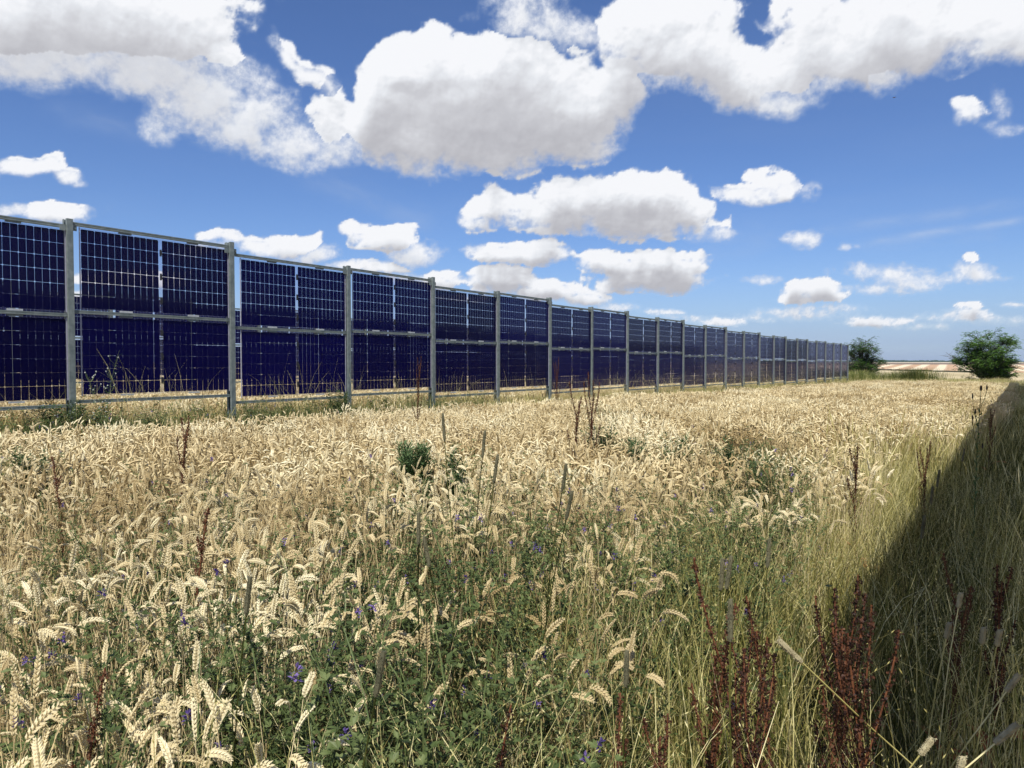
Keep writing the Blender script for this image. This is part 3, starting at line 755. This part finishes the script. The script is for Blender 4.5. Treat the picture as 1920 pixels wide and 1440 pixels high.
# --- grasses ---
def blade(mb, x, y, h, w, m, bend, n=6, seed=None):
    a = U(0, 2*PI); d = (math.cos(a), math.sin(a))
    pts, ang = arc((x, y, 0), d, h, U(.02, .28), bend, n)
    ws = [w*(1-.85*(i/(n-1))**1.5) for i in range(n)]
    a2 = U(0, PI); mb.ribbon(pts, ws, (math.cos(a2), math.sin(a2), 0), m)
    return pts, d, ang
def grass_tile(size, n, h0, h1, green, lod, heads=.2):
    mb = MB()
    for _ in range(n):
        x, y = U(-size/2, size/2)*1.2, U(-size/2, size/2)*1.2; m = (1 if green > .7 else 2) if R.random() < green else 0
        h = U(h0, h1)*(1 if m == 0 else .9)
        stem = R.random() < heads
        w = (.0022 if stem else U(.0025, .005)) if lod == 0 else U(.006, .010)
        if size == .45: w = U(.004, .007)
        pts, d, ang = blade(mb, x, y, h*(1.12 if stem else 1), w, m, U(.3, 2.2), 7 if lod == 0 else 4)
        if stem:
            q = pts[-3]
            e = pts[-1]
            if lod == 0:
                for i in range(9):
                    t = i/8; c = pts[-3].lerp(pts[-2], t*2) if t < .5 else pts[-2].lerp(pts[-1], t*2-1)
                    dd = (pts[-1]-pts[-3]).normalized()+Vector((U(-.5, .5), U(-.5, .5), U(-.2, .4)))
                    mb.drop(c, dd, U(.008, .014), .0014, 0, 3)
            else: mb.tube([pts[-2], pts[-2].lerp(pts[-1], .5), pts[-1]], [.002, .005, .001], 3, 0)
    return mb.obj('grass_tuft', [M['drygrass'], M['shadegreen'], M['yellowgrass']], link=False)
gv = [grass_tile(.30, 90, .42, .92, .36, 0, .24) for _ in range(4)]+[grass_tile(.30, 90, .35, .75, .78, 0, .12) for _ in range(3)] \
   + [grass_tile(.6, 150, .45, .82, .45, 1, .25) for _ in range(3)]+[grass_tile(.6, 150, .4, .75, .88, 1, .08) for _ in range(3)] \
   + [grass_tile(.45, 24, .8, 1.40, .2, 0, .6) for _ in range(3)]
def gr_sets():
    out = []
    for (y0, y1, st, d0, g0) in ((.55, 6.5, .24, 0, 4), (6.5, 62, .5, 7, 10)):
        X, Y, rs = grid(-1.2*y1, .9*y1+2, y0, y1, st)
        k = inview(X, Y, ground(X, Y)+.6, 240); X, Y = X[k], Y[k]; p, s = to_ps(X, Y)
        right = (p > -1.45-.2*np.sin(s*.9)+.45*np.clip((3.2-s)/2, 0, 1)+.48*np.clip((s-6)/10, 0, 1)) & (p < 4.0) & (s < 60)
        mixz = (p > -1.5) & (p < 4) & (Y < 6) & (rs.rand(len(X)) < .3)
        under = (p < -9.25) & (p > -12.0) & (s < 60)
        under2 = (p < P2+1.3) & (p > P2-1.3) & (s < 60)
        end = (s > 57.2) & (p > -14) & (p < 3) & (Y < 62)
        k = right | mixz | under | under2 | end
        X, Y, p, s, un = X[k], Y[k], p[k], s[k], (under | under2)[k]
        a = alf_density(X, Y); kk = rs.rand(len(X)) > np.where(un, a*.8, a*.35); X, Y, p, s, un = X[kk], Y[kk], p[kk], s[kk], un[kk]
        green = (rs.rand(len(X)) < np.clip((p+.95)/.5, 0, 1)*.97) & (~un)  # dark green tiles crowd into the right row's shadow, deepening it by colour
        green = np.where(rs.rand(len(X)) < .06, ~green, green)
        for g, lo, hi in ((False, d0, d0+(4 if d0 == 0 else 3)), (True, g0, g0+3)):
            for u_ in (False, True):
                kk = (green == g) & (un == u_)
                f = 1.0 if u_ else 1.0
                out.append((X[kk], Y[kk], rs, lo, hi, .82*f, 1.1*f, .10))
    # tall sparse stems standing along the near row, in front of the panels
    s = np.arange(-4, 58, .38); rs = np.random.RandomState(3); p = -10.2+rs.uniform(-.3, .35, len(s)); s = s+rs.uniform(-.2, .2, len(s))
    X, Y = ps(p, s); k = rs.rand(len(s)) < .72; out.append((X[k], Y[k], rs, 13, 16, .8, 1.12, .1))
    # a few tall stems inside the wheat and the verge
    X, Y, rs = grid(-8, 14, 1.2, 16, .9); k = inview(X, Y, ground(X, Y)+.7); X, Y = X[k], Y[k]; p, s = to_ps(X, Y)
    k = (p > -1.5) & (p < .6) & (rs.rand(len(X)) < .40); out.append((X[k], Y[k], rs, 13, 16, .55, .72, .1))
    return [q for q in out if len(q[0])]
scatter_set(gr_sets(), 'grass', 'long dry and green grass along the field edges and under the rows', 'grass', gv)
# --- alfalfa ---
def leaflet(mb, q, d, ln, w, m=0):
    d = Vector(d).normalized(); s = d.cross(Vector((U(-.3, .3), U(-.3, .3), 1))).normalized()
    nrm = s.cross(d)
    mb.add([tuple(q), tuple(q+d*ln*.55+s*w*.5+nrm*w*.12), tuple(q+d*ln), tuple(q+d*ln*.55-s*w*.5+nrm*w*.12)], [(0, 1, 2, 3)], m)
def alfalfa(flow, lod):
    mb = MB()
    for _ in range(9 if lod == 0 else 7):
        a = U(0, 2*PI); d = (math.cos(a), math.sin(a)); h = U(.42, .80)
        pts, ang = arc((U(-.09, .09), U(-.09, .09), 0), d, h, U(.05, .35), U(0, .9), 8)
        mb.tube(pts, [.0016]*7+[.0008], 3, 1)
        nl = 22 if lod == 0 else 13; sz = 1 if lod == 0 else 1.5
        for i in range(nl):
            t = .22+.78*i/(nl-1); k = min(int(t*7), 6); q = pts[k].lerp(pts[k+1], t*7-k)
            aa = i*2.4+U(-.3, .3); o = Vector((math.cos(aa), math.sin(aa), U(.1, .7))); q2 = q+o*U(.012, .04)
            for b in (-.7, 0, .7):
                dd = Vector((math.cos(aa+b), math.sin(aa+b), U(-.1, .6)))
                leaflet(mb, q2, dd, U(.014, .024)*sz, U(.007, .011)*sz, 0)
        for k in range(3):                         # side shoots
            q = pts[R.randrange(2, 7)]; aa = U(0, 6.28); o = Vector((math.cos(aa), math.sin(aa), 1.2)).normalized()
            L = U(.06, .15); mb.tube([q, q+o*L], .0009, 3, 1)
            for i in range(7 if lod == 0 else 4):
                for b in (0, 2.1, 4.2): leaflet(mb, q+o*L*(i+1)/7, Vector((math.cos(aa+i+b), math.sin(aa+i+b), .5)), U(.012, .02)*sz, .008*sz, 0)
        if R.random() < flow:
            q = pts[-1]
            for i in range(16):
                o = Vector((U(-1, 1), U(-1, 1), U(-.4, 1.3))).normalized(); leaflet(mb, q+o*.003+Vector((0, 0, U(0, .016))), o, U(.008, .012), .0065, 2)
    return mb.obj('alfalfa_tuft', [M['alfalfa'], M['alfstem'], M['violet']], link=False)
av = [alfalfa(.28, 0) for _ in range(4)]+[alfalfa(.12, 0) for _ in range(3)]+[alfalfa(.15, 1) for _ in range(4)]
sets = []
for (y0, y1, st, lo, hi) in ((1.1, 5.0, .155, 0, 7), (5.0, 16, .22, 7, 11), (16, 50, .6, 7, 11)):
    X, Y, rs = grid(-1.1*y1-1, .9*y1+1, y0, y1, st); k = inview(X, Y, ground(X, Y)+.6); X, Y = X[k], Y[k]
    d = alf_density(X, Y); k = rs.rand(len(X)) < d*1.05; X, Y = X[k], Y[k]; p, s = to_ps(X, Y); e = (p < -8.8)
    sets.append((X[~e], Y[~e], rs, lo, hi, .90, 1.20, .12)); sets.append((X[e], Y[e], rs, lo, hi, 1.05, 1.38, .12))
X, Y, rs = grid(-8, 10, 1, 18, .8); k = inview(X, Y, ground(X, Y)+.6); X, Y = X[k], Y[k]; p, s = to_ps(X, Y); k = (p < -.6) & (p > -9) & (rs.rand(len(X)) < .22)
sets.append((X[k], Y[k], rs, 4, 11, .8, 1.0, .12))
scatter_set(sets, 'alfalfa', 'green alfalfa with small violet flowers growing through the wheat', 'alfalfa', av)
# ---------------- single plants, trees, bird ----------------
def dock_variant(h, wide, n_br):
    root = empty('dock_plant'); mb = MB(); sd = MB()
    pts, _ = arc((0, 0, 0), (1, 0), h, U(.0, .08), .15, 12); mb.tube(pts, [.005*(1-.6*i/11) for i in range(12)], 5)
    def clothe(P, r0, t0):
        n = len(P)
        L = sum((P[i+1]-P[i]).length for i in range(n-1)); K = int(L/.0024)
        for i in range(K):
            t = i/K
            if t < t0: continue
            whorl = .55+.45*math.sin(t*L*210)
            if R.random() > .35+.5*whorl: continue
            k = min(int(t*(n-1)), n-2); q = P[k].lerp(P[k+1], t*(n-1)-k); rr = r0*(1.15-.6*t)*(.55+.7*whorl)*U(.8, 1.25)
            for _ in range(4):
                a = U(0, 6.28); o = Vector((math.cos(a), math.sin(a), U(-.7, .5)))
                q2 = q+o*rr*U(.2, 1)
                s = U(.0020, .0044); u = Vector((U(-1,1), U(-1,1), U(-1,1))).normalized(); w_ = u.cross(o).normalized()
                sd.add([tuple(q2-u*s), tuple(q2-w_*s), tuple(q2+u*s), tuple(q2+w_*s+o*s*.3)], [(0, 1, 2, 3)])
    clothe(pts, .021, .36)
    for b in range(n_br):
        k = 5+b*6//max(1, n_br); q = pts[min(k, 10)]; a = b*2.4; L = U(.14, .30)*h/.9*wide
        bp, _ = arc(q, (math.cos(a), math.sin(a)), L, U(.15, .45), -.25, 7); mb.tube(bp, .002, 4); clothe(bp, .015, .08)
    mb.obj('stem', M['dockstem'], root); sd.obj('seed_head', M['dock'], root)
    lf = MB()
    for _ in range(4):
        a = U(0, 6.28); d = Vector((math.cos(a), math.sin(a), 0)); z = U(.05, .35); q = Vector((0, 0, z)); lp = []; e_ = U(.4, 1.0)
        for i in range(6): lp.append(q.copy()); q = q+(d*math.cos(e_)+Vector((0, 0, math.sin(e_))))*.045; e_ -= .32
        lf.ribbon(lp, [.01, .03, .045, .045, .03, .005], (-d.y, d.x, .25))
    lf.obj('leaf', M['dockleaf'], root)
    return root
docks = [dock_variant(.92, 1, 5), dock_variant(.92, .8, 7), dock_variant(.92, 1.2, 8), dock_variant(.92, .5, 3)]
for d_ in docks: d_['h'] = .92
DOCK = [  # photo x, photo y of the top, depth, variant, label
 (330,800,4.4,1,'branched rust-red dock spike standing in the sunlit wheat at the left'),
 (125,855,3.8,3,'thin rust-red dock spike near the left edge of the wheat'),
 (345,945,2.6,3,'slim dark red dock spike among wheat stalks above the alfalfa at the left'),
 (1069,742,6.4,0,'left one of the two tall dark red dock spikes rising from the mid-field wheat'),
 (1106,738,6.6,2,'right one of the two tall dark red dock spikes rising from the mid-field wheat'),
 (1606,855,4.4,1,'small reddish dock in dry grass at the right of the wheat'),
 (885,1330,1.45,3,'dark red dock at the bottom centre of the alfalfa'),
 (105,1275,1.45,3,'rust-red dock spike in the bottom left corner'),
 (1478,1118,1.75,3,'tall leaning rust-brown dock, tallest of the foreground group at the right'),
 (1590,1180,1.65,2,'thick bushy rust-brown dock beside the shadow in the right foreground'),
 (1540,1215,1.55,1,'dense dark dock just right of the leaning one in the foreground'),
 (1308,1120,1.7,0,'slender dock at the left end of the foreground dock group'),
 (1375,1225,1.6,1,'dark dock in the middle of the foreground dock group'),
 (1775,1085,2.3,0,'dark dock in the shaded grass, left one of the shaded pair'),
 (1868,1080,2.2,1,'dark dock in the shaded grass, right one of the shaded pair'),
 (1855,775,8.5,1,'distant dark dock inside the shaded strip at the right'),
 (1735,860,5.2,2,'dark weedy dock on the edge between sunlit and shaded grass'),
 (780,680,9.9,1,'dry reddish weed at the foot of the near row, right of the third post'),
 (1045,690,16.5,2,'dry reddish-brown weed clump at the foot of the near row'),
 (1630,1250,1.45,2,'rusty dock nearest the shadow in the right foreground'),
 (1420,1300,1.45,2,'broad rust-brown dock between the leaning one and its left neighbour'),
 (1150,1330,1.4,3,'slim dark red dock left of the foreground dock group'),
 (1225,1400,1.35,1,'low dark red dock at the bottom edge right of the centre'),
]
first = [True]*4
for (x, y, dep, v, lab) in DOCK:
    q = unproj(x, y, depth=dep); g_ = gz(q.x, q.y); s = (q.z-g_)/.92
    if first[v]: first[v] = False; r = docks[v]; r.location = (q.x, q.y, g_); r.rotation_euler = (0, 0, U(0, 6.28)); r.scale = (min(s, 1.15),)*2+(s,)
    else: r = dup(docks[v], (q.x, q.y, g_), U(0, 6.28), (min(s, 1.15), min(s, 1.15), s))
    if 'h' in r: del r['h']
    tag(r, lab, 'dock plant', 'dock plants')
for d_ in docks:
    if 'h' in d_: del d_['h']
def timothy(pale, hl):
    root = empty('timothy_grass'); mb = MB(); H = 1.0
    pts, _ = arc((0, 0, 0), (1, 0), H, .02, .12, 8); mb.tube(pts, [.0014]*8, 4)
    mb.obj('stem', M['drygrass'] if pale else M['shadegreen'], root)
    h = MB(); T = (pts[-1]-pts[-2]).normalized(); K = 14; P = [pts[-1]+T*(hl*i/(K-1)) for i in range(K)]
    r0 = .0052 if pale else .0045
    h.tube(P, [r0*(.55+.45*min(1, 3*math.sin(PI*min(.97, max(.03, i/(K-1))))))*U(.92, 1.08) for i in range(K)], 7, cap=True)
    for i in range(130):
        q = P[0].lerp(P[-1], R.random()); a = U(0, 6.28); o = Vector((math.cos(a), math.sin(a), .6)); h.drop(q+o*r0*.7, o, .0035, .0008, 0, 3)
    h.obj('seed_head', M['timothy_pale'] if pale else M['timothy'], root)
    return root, H+hl
TIM = [timothy(False, .085), timothy(True, .05)]
TI = [  # x, y top, depth, variant, lean, label
 (800,780,2.6,0,-.16,'dark seed spike leaning left above the wheat near the field centre'),
 (878,806,2.5,0,0,'tall upright dark seed spike in the middle of the field'),
 (899,850,2.3,0,.03,'dark seed spike just below and right of the tall upright one'),
 (1028,866,2.3,0,.05,'short dark seed spike right of the field centre'),
 (1036,915,2.1,0,.10,'dark seed spike leaning right below the short one right of the field centre'),
 (744,965,1.9,0,-.10,'dark seed spike above violet alfalfa flowers left of the centre'),
 (755,1020,1.9,0,-.3,'bent dark seed spike low in the wheat left of the centre'),
 (1325,1040,1.7,0,.02,'right one of two grey-green seed spikes beside the dry grass'),
 (1310,1050,1.75,0,-.08,'left one of two grey-green seed spikes beside the dry grass'),
 (1402,1010,1.9,0,-.05,'grey seed spike standing in pale grass right of the alfalfa'),
 (1312,1130,1.35,0,-.12,'thick grey-green seed spike in front of the red docks'),
 (1700,965,2.3,0,0,'grey seed spike right at the edge of the shadow'),
 (1737,880,3.2,0,0,'upper dark seed spike at the shadow edge'),
 (1723,912,3.0,0,-.04,'middle dark seed spike at the shadow edge'),
 (1790,840,4.2,0,.04,'small dark seed spike farther along the shadow edge'),
 (417,1080,1.5,0,0,'greenish seed spike standing above alfalfa at the left'),
 (655,1215,1.2,0,.06,'dark seed spike in the lower left centre'),
 (1762,1110,1.9,1,.02,'pale short seed head high in the shaded grass'),
 (1800,1178,1.7,1,-.06,'pale green seed head, left one of the pair in the shade'),
 (1831,1178,1.7,1,.05,'pale tan seed head, right one of the pair in the shade'),
 (1737,1165,1.75,1,.04,'slender tan seed head at the dark edge of the shade'),
 (1868,1238,1.5,1,.5,'small round tan seed head tilted to the right in the shade'),
 (1868,1312,1.3,1,.75,'long grey seed head lying slanted near the right edge'),
 (1862,1402,1.25,1,.7,'short pale seed head near the bottom right corner'),
 (1703,1355,1.4,1,.5,'tiny pale seed head right of the docks near the bottom'),
 (1748,1415,1.3,1,.05,'pale upright seed head at the bottom edge of the shade'),
 (1425,1240,1.45,1,-.9,'tan seed head lying across the red docks'),
 (1120,1225,1.4,0,-.1,'grey-green seed spike left of the docks'),
]
fi = [True, True]
for (x, y, dep, v, lean, lab) in TI:
    root, H = TIM[v]; q = unproj(x, y, depth=dep)
    ln = (q.z-gz(q.x, q.y))/math.cos(lean); bx = q.x-ln*math.sin(lean); s = ln/H
    if fi[v]: fi[v] = False; r = root
    else: r = dup(root, (0, 0, 0), 0)
    r.location = (bx, q.y, gz(bx, q.y)); k = 1.15 if v == 0 else 1.2
    # undo height scaling on the head by placing it as a stem of the right length
    r.scale = (k, k, s); r.rotation_euler = (0, lean, 0)
    tag(r, lab, 'grass stalk', 'timothy grass stalks')
def weed(h, w, nst, buds, leafd, leafs=.03):
    root = empty('tall_weed'); st = MB(); lf = MB(); bd = MB()
    for _ in range(nst):
        a = U(0, 6.28); H = h*(U(.72, 1) if leafd > 90 else U(.5, 1)) if nst > 1 else h
        pts, _ = arc((U(-.05, .05)*w*5, U(-.05, .05)*w*5, 0), (math.cos(a), math.sin(a)), H, U(.02, w), U(-.2, .5), 9); st.tube(pts, [.004*(1-.7*i/8) for i in range(9)], 4)
        for i in range(int(leafd*H)):
            t = (i+.5)/(leafd*H); t = (.22+.78*t if leafd > 90 else t**1.2)*.97; k = min(int(t*8), 7); q = pts[k].lerp(pts[k+1], t*8-k); aa = i*2.4; L = leafs*(1.6-1.1*t)*U(.7, 1.3)
            q = q+Vector((math.cos(aa), math.sin(aa), U(0, .6)))*L*U(.2, 1.5); leaflet(lf, q, Vector((math.cos(aa), math.sin(aa), U(.2, 1))), L*1.6, L*.5)
            leaflet(lf, q, Vector((math.cos(aa+2), math.sin(aa+2), U(-.2, .6))), L*1.3, L*.45)
        for i in range(buds):
            k = R.randrange(4, 8); q = pts[k]; aa = U(0, 6.28); L = U(.05, .12)*H; e_ = q+Vector((math.cos(aa)*.6, math.sin(aa)*.6, 1)).normalized()*L
            st.tube([q, q.lerp(e_, .5)+Vector((math.cos(aa), math.sin(aa), 0))*.01, e_], .0014, 3); bd.drop(e_-Vector((0,0,.006)), (U(-.3,.3), U(-.3,.3), 1), .022, .0085, 0, 6)
    st.obj('stem', M['alfstem'], root); lf.obj('leaf', M['weed'], root)
    if buds: bd.obj('flower_bud', M['bud'], root)
    return root
def put(root, x, ytop, dep, h, lab, cat, fw=1.0):
    q = unproj(x, ytop, depth=dep); g_ = gz(q.x, q.y); s = (q.z-g_)/h
    root.location = (q.x, q.y, g_); root.scale = (fw, fw, s); return tag(root, lab, cat)
put(weed(1.5, .10, 3, 16, 40), 188, 652, 10.0, 1.5, 'tall budding weed in front of the lower panel, right of the second post', 'weed', 1.3)
put(weed(1.1, .28, 12, 5, 95, .040), 158, 728, 9.9, 1.1, 'bushy grey-green weed at the foot of the second post', 'weed', 1.8)
put(weed(1.1, .25, 16, 3, 110, .045), 100, 745, 9.6, 1.1, 'low leafy weed at the foot of the row near the left edge', 'weed', 1.6)
for x_, y_, d_, lab in ((1260,800,6.0,'grey-green bushy weed in the wheat right of the two tall red docks'),(1430,850,5.0,'leafy green weed amid the alfalfa patch at the right of the wheat'),(62,830,5.0,'bushy green weed near the left edge of the wheat'),(1190,800,6.2,'small green weed close behind the field centre')):
    put(weed(1.0, .12, 12, 0, 110, .042), x_, y_, d_, 1.0, lab, 'weed', .9)
put(weed(1.1, .2, 12, 2, 110, .045), 640, 725, 12.9, 1.1, 'green weed leaning on the fourth post', 'weed', 1.4)
put(weed(1.05, .13, 30, 0, 190, .052), 778, 812, 4.7, 1.05, 'dense dark green leafy weed standing in the wheat left of centre', 'weed', .68)
put(weed(1.0, .10, 10, 0, 130, .045), 852, 825, 4.6, 1.0, 'small grey-green weed right of the dense dark green one', 'weed', .8)
put(weed(1.0, .2, 26, 0, 110, .035), 1385, 812, 5.6, 1.0, 'tall alfalfa-like bush with pale violet tips right of centre', 'weed', 1.1)
put(weed(1.0, .2, 20, 0, 110, .04), 1130, 776, 6.9, 1.0, 'leafy grey-green weed beside the two tall red docks', 'weed', 1.3)
def thistle():
    root = empty('thistle'); st = MB(); lf = MB(); hd = MB(); H = 1.4
    pts, _ = arc((0, 0, 0), (1, 0), H, .02, .06, 12); st.tube(pts, [.005*(1-.6*i/11) for i in range(12)], 5)
    for k, a in ((7, 0), (8, 3.3), (9, 1.5), (9, 3.0), (10, 5.5)):
        q = pts[k]; e_ = q+Vector((math.cos(a)*.05, math.sin(a)*.05, U(.08, .20))); st.tube([q, q.lerp(e_, .6)+Vector((math.cos(a)*.01, 0, 0)), e_], .0022, 4)
        hd.tube([e_, e_+Vector((0,0,.012)), e_+Vector((0,0,.03)), e_+Vector((0,0,.040))], [.002, .007, .006, .002], 8, cap=True); hd.obj('flower_head', M['thistle'], root); hd = MB()
    e_ = pts[-1]; hd.tube([e_, e_+Vector((0,0,.012)), e_+Vector((0,0,.03)), e_+Vector((0,0,.040))], [.003, .010, .009, .003], 8, cap=True)
    for i in range(60):
        t = .1+.82*i/60; k = min(int(t*11), 10); q = pts[k].lerp(pts[k+1], t*11-k); a = i*2.4; leaflet(lf, q, Vector((math.cos(a), math.sin(a), .8)), U(.03, .07)*(1.2-t*.6), .016)
    st.obj('stem', M['weed'], root); lf.obj('leaf', M['weed'], root); hd.obj('flower_head', M['thistle'], root); return root
put(thistle(), 1829, 722, 4.6, 1.44, 'tall dark-headed thistle standing alone at the right end of the wheat', 'thistle', .75)
# ---- trees ----
def tree(name, base, H, W, mat, nspray, lab, seed, cat='tree', stems=6, low=.12, spray=.30):
    rr = random.Random(seed); x, y, z = base; root = empty(name, base); tr = MB(); lf = MB(); tips = []
    def grow(p, d, L, r, lvl):
        n = 6; P = [p.copy()]; dd = d.copy()
        for i in range(n):
            dd = (dd+Vector((rr.uniform(-.16, .16), rr.uniform(-.16, .16), rr.uniform(-.05, .12)))).normalized(); P.append(P[-1]+dd*L/n)
        tr.tube(P, [r*(1-.62*i/n) for i in range(n+1)], 6 if lvl < 2 else 4)
        if lvl >= 2:
            for i in range(1, n+1): tips.append((P[i], dd, 1))
        elif lvl == 1:
            for i in range(3, n+1): tips.append((P[i], dd, .7))
        if lvl < 3:
            for b in range((5, 5, 4)[lvl]):
                k = rr.randrange(1, n) if lvl else rr.randrange(1, n+1)
                a = rr.uniform(0, 6.28); sd = Vector((math.cos(a), math.sin(a), rr.uniform(-.15, .45)))
                grow(P[k], (dd*.45+sd*.8).normalized(), L*rr.uniform(.42, .68), r*.5, lvl+1)
    for s_ in range(stems):
        a = s_*2*PI/stems+rr.uniform(-.3, .3); sp = rr.uniform(.12, .72)
        d = Vector((math.cos(a)*sp*W/H, math.sin(a)*sp*W/H, 1)).normalized()
        grow(Vector((rr.uniform(-.1, .1), rr.uniform(-.1, .1), -.1)), d, H*rr.uniform(.46, .70)*(1.12-.25*sp), H*.016, 0)
    # keep the outline inside the crown's size, uneven
    k = 0
    while k < nspray:
        q, d, w_ = tips[rr.randrange(len(tips))]
        k += 1
        q = q+Vector((rr.uniform(-1, 1), rr.uniform(-1, 1), rr.uniform(-.8, .8)))*spray*.45
        rad = math.hypot(q.x, q.y)/(W/2); hz = q.z/H
        if rr.random() < .55*(1-hz)*(1-rad): continue
        if hz < low*.4 or rad > 1.08 or hz > 1.02: continue
        a = rr.uniform(0, 6.28); o = Vector((math.cos(a), math.sin(a), rr.uniform(-.1, .35))).normalized(); L = spray*rr.uniform(.6, 1.2)
        for i in range(6):          # a drooping pinnate leaf: paired leaflets along a bending rachis
            t = (i+.5)/6; c = q+o*L*t+Vector((0, 0, -.40*L*t*t)); sd = Vector((-o.y, o.x, 0))
            for sg in (-1, 1):
                e_ = c+sd*sg*L*.22*(1.1-.5*t)+o*.03+Vector((0, 0, rr.uniform(-.05, .01))); wd = L*.075
                lf.add([tuple(c-o*wd), tuple(e_-o*wd*.6), tuple(e_+o*wd*.6), tuple(c+o*wd)], [(0, 1, 2, 3)])
    tr.obj('trunk', M['bark'], root, smooth=True); lf.obj('crown', mat, root)
    return tag(root, lab, cat)
def at(px, depth): q = unproj(px, 700, depth=depth); return (q.x, q.y, gz(q.x, q.y)-.05)
tree('bushy_tree', at(1856, 61), 5.1, 5.0, M['treeleaf'], 11000, 'broad bushy green tree at the right end of the wheat', 3, stems=13, spray=.34)
tree('young_tree', at(1617, 63), 4.7, 3.7, M['treeleaf'], 3800, 'smaller loose-branched tree just right of the far end of the panels', 8, stems=9)
tree('dark_tree', at(1598, 72), 4.0, 3.6, M['treeleaf2'], 2200, 'dark low tree half hidden behind the last panel', 21, stems=6)
# ---- tall green grass clumps at the far end ----
def clump(H, n, W):
    mb = MB()
    for _ in range(n):
        a = U(0, 6.28); r = abs(R.gauss(0, W*.3)); p = (math.cos(a)*r, math.sin(a)*r*.6, 0); d = (math.cos(a), math.sin(a))
        pts, _ = arc(p, d, H*U(.55, 1.05), U(.0, .35), U(.1, .8), 5); mb.ribbon(pts, [.03, .026, .02, .012, .004], (1, 0, 0), 0 if R.random() < .8 else 1)
    return mb
c0 = clump(1.6, 1500, 3.4).obj('grass_clump', [M['clumpgrass'], M['drygrass']])
for i, (x, dep, s, lab) in enumerate([(1606,57.5,1.0,'tall green grass clump right at the foot of the last panel'),(1636,59,.95,'second tall grass clump from the last panel, in front of the small tree'),
        (1668,60,.85,'low green grass clump third from the last panel'),(1695,60,.95,'green grass clump fourth from the last panel'),(1717,58,1.1,'rightmost and tallest green grass clump in front of the striped field')]):
    o = c0 if i == 0 else c0.copy()
    if i: COL.objects.link(o)
    b = at(x, dep); o.location = b; o.rotation_euler = (0, 0, i*1.3); o.scale = (s, s, s); tag(o, lab, 'grass clump', 'tall grass clumps beyond the wheat')
# ---- far-off line of woods ----
mb = MB(); rr = random.Random(4)
for k in range(900):
    x = rr.uniform(500, 2300); y = 2300+rr.uniform(-40, 40); big = math.sin(x*.011)+.6*math.sin(x*.037+1)
    h = max(2.5, 5+2.2*big+rr.uniform(-1.5, 2.5)); w_ = h*rr.uniform(.8, 1.6); z = gz(x, y)-.5
    n = 6; vs = [(x+rr.uniform(-1, 1), y, z+h)]
    for ring, (f, zz) in enumerate(((.6, .8), (1, .45), (.85, 0))):
        for j in range(n): a = 2*PI*j/n; q = w_*f*rr.uniform(.75, 1.2); vs.append((x+math.cos(a)*q, y+math.sin(a)*q, z+h*zz*rr.uniform(.9, 1.1)))
    fs = [(0, 1+j, 1+(j+1) % n) for j in range(n)]+[(1+r_*n+j, 1+(r_+1)*n+j, 1+(r_+1)*n+(j+1) % n, 1+r_*n+(j+1) % n) for r_ in range(2) for j in range(n)]
    mb.add(vs, fs)
tag(mb.obj('distant_woods', M['treeleaf2']), 'thin blue-grey line of distant trees along the horizon', 'woods', kind='stuff')
# ---- bird ----
root = empty('bird'); q = unproj(1677, 183, depth=42); root.location = q; root.rotation_euler = (.3, -.55, .4)
b = MB(); b.tube([(-.075,0,0),(-.05,0,.004),(-.01,0,.006),(.04,0,.004),(.065,0,.006),(.085,0,.0)], [.004,.014,.022,.018,.013,.001], 8, cap=True); b.obj('body', M['thistle'], root, smooth=True)
for sg in (-1, 1):
    wg = MB(); wg.add([(.03,.01*sg,.008),(.035,.06*sg,.03),(.0,.13*sg,.02),(-.03,.07*sg,.022),(-.03,.01*sg,.008)], [(0,1,2,3,4)]); wg.add([(.03,.01*sg,.004),(.035,.06*sg,.026),(.0,.13*sg,.018),(-.03,.07*sg,.018),(-.03,.01*sg,.004)], [(4,3,2,1,0)]); wg.obj('wing', M['thistle'], root)
tag(root, 'tiny dark bird flying below the clouds at the upper right', 'bird')

# ---- thin summer haze: one even box of air round the whole scene ----
mb = MB(); mb.box((-3800, -600, -6), (3800, 3950, 40))
m, nt, out = nm('summer_haze'); pv = N(nt, 'ShaderNodeVolumePrincipled'); pv.inputs['Density'].default_value = .00010; pv.inputs['Color'].default_value = (.72, .84, 1, 1); pv.inputs['Anisotropy'].default_value = .2
nt.links.new(pv.outputs[0], out.inputs['Volume'])
hz_ = mb.obj('haze', m); tag(hz_, 'thin pale summer haze over the distant fields', 'haze', kind='stuff')
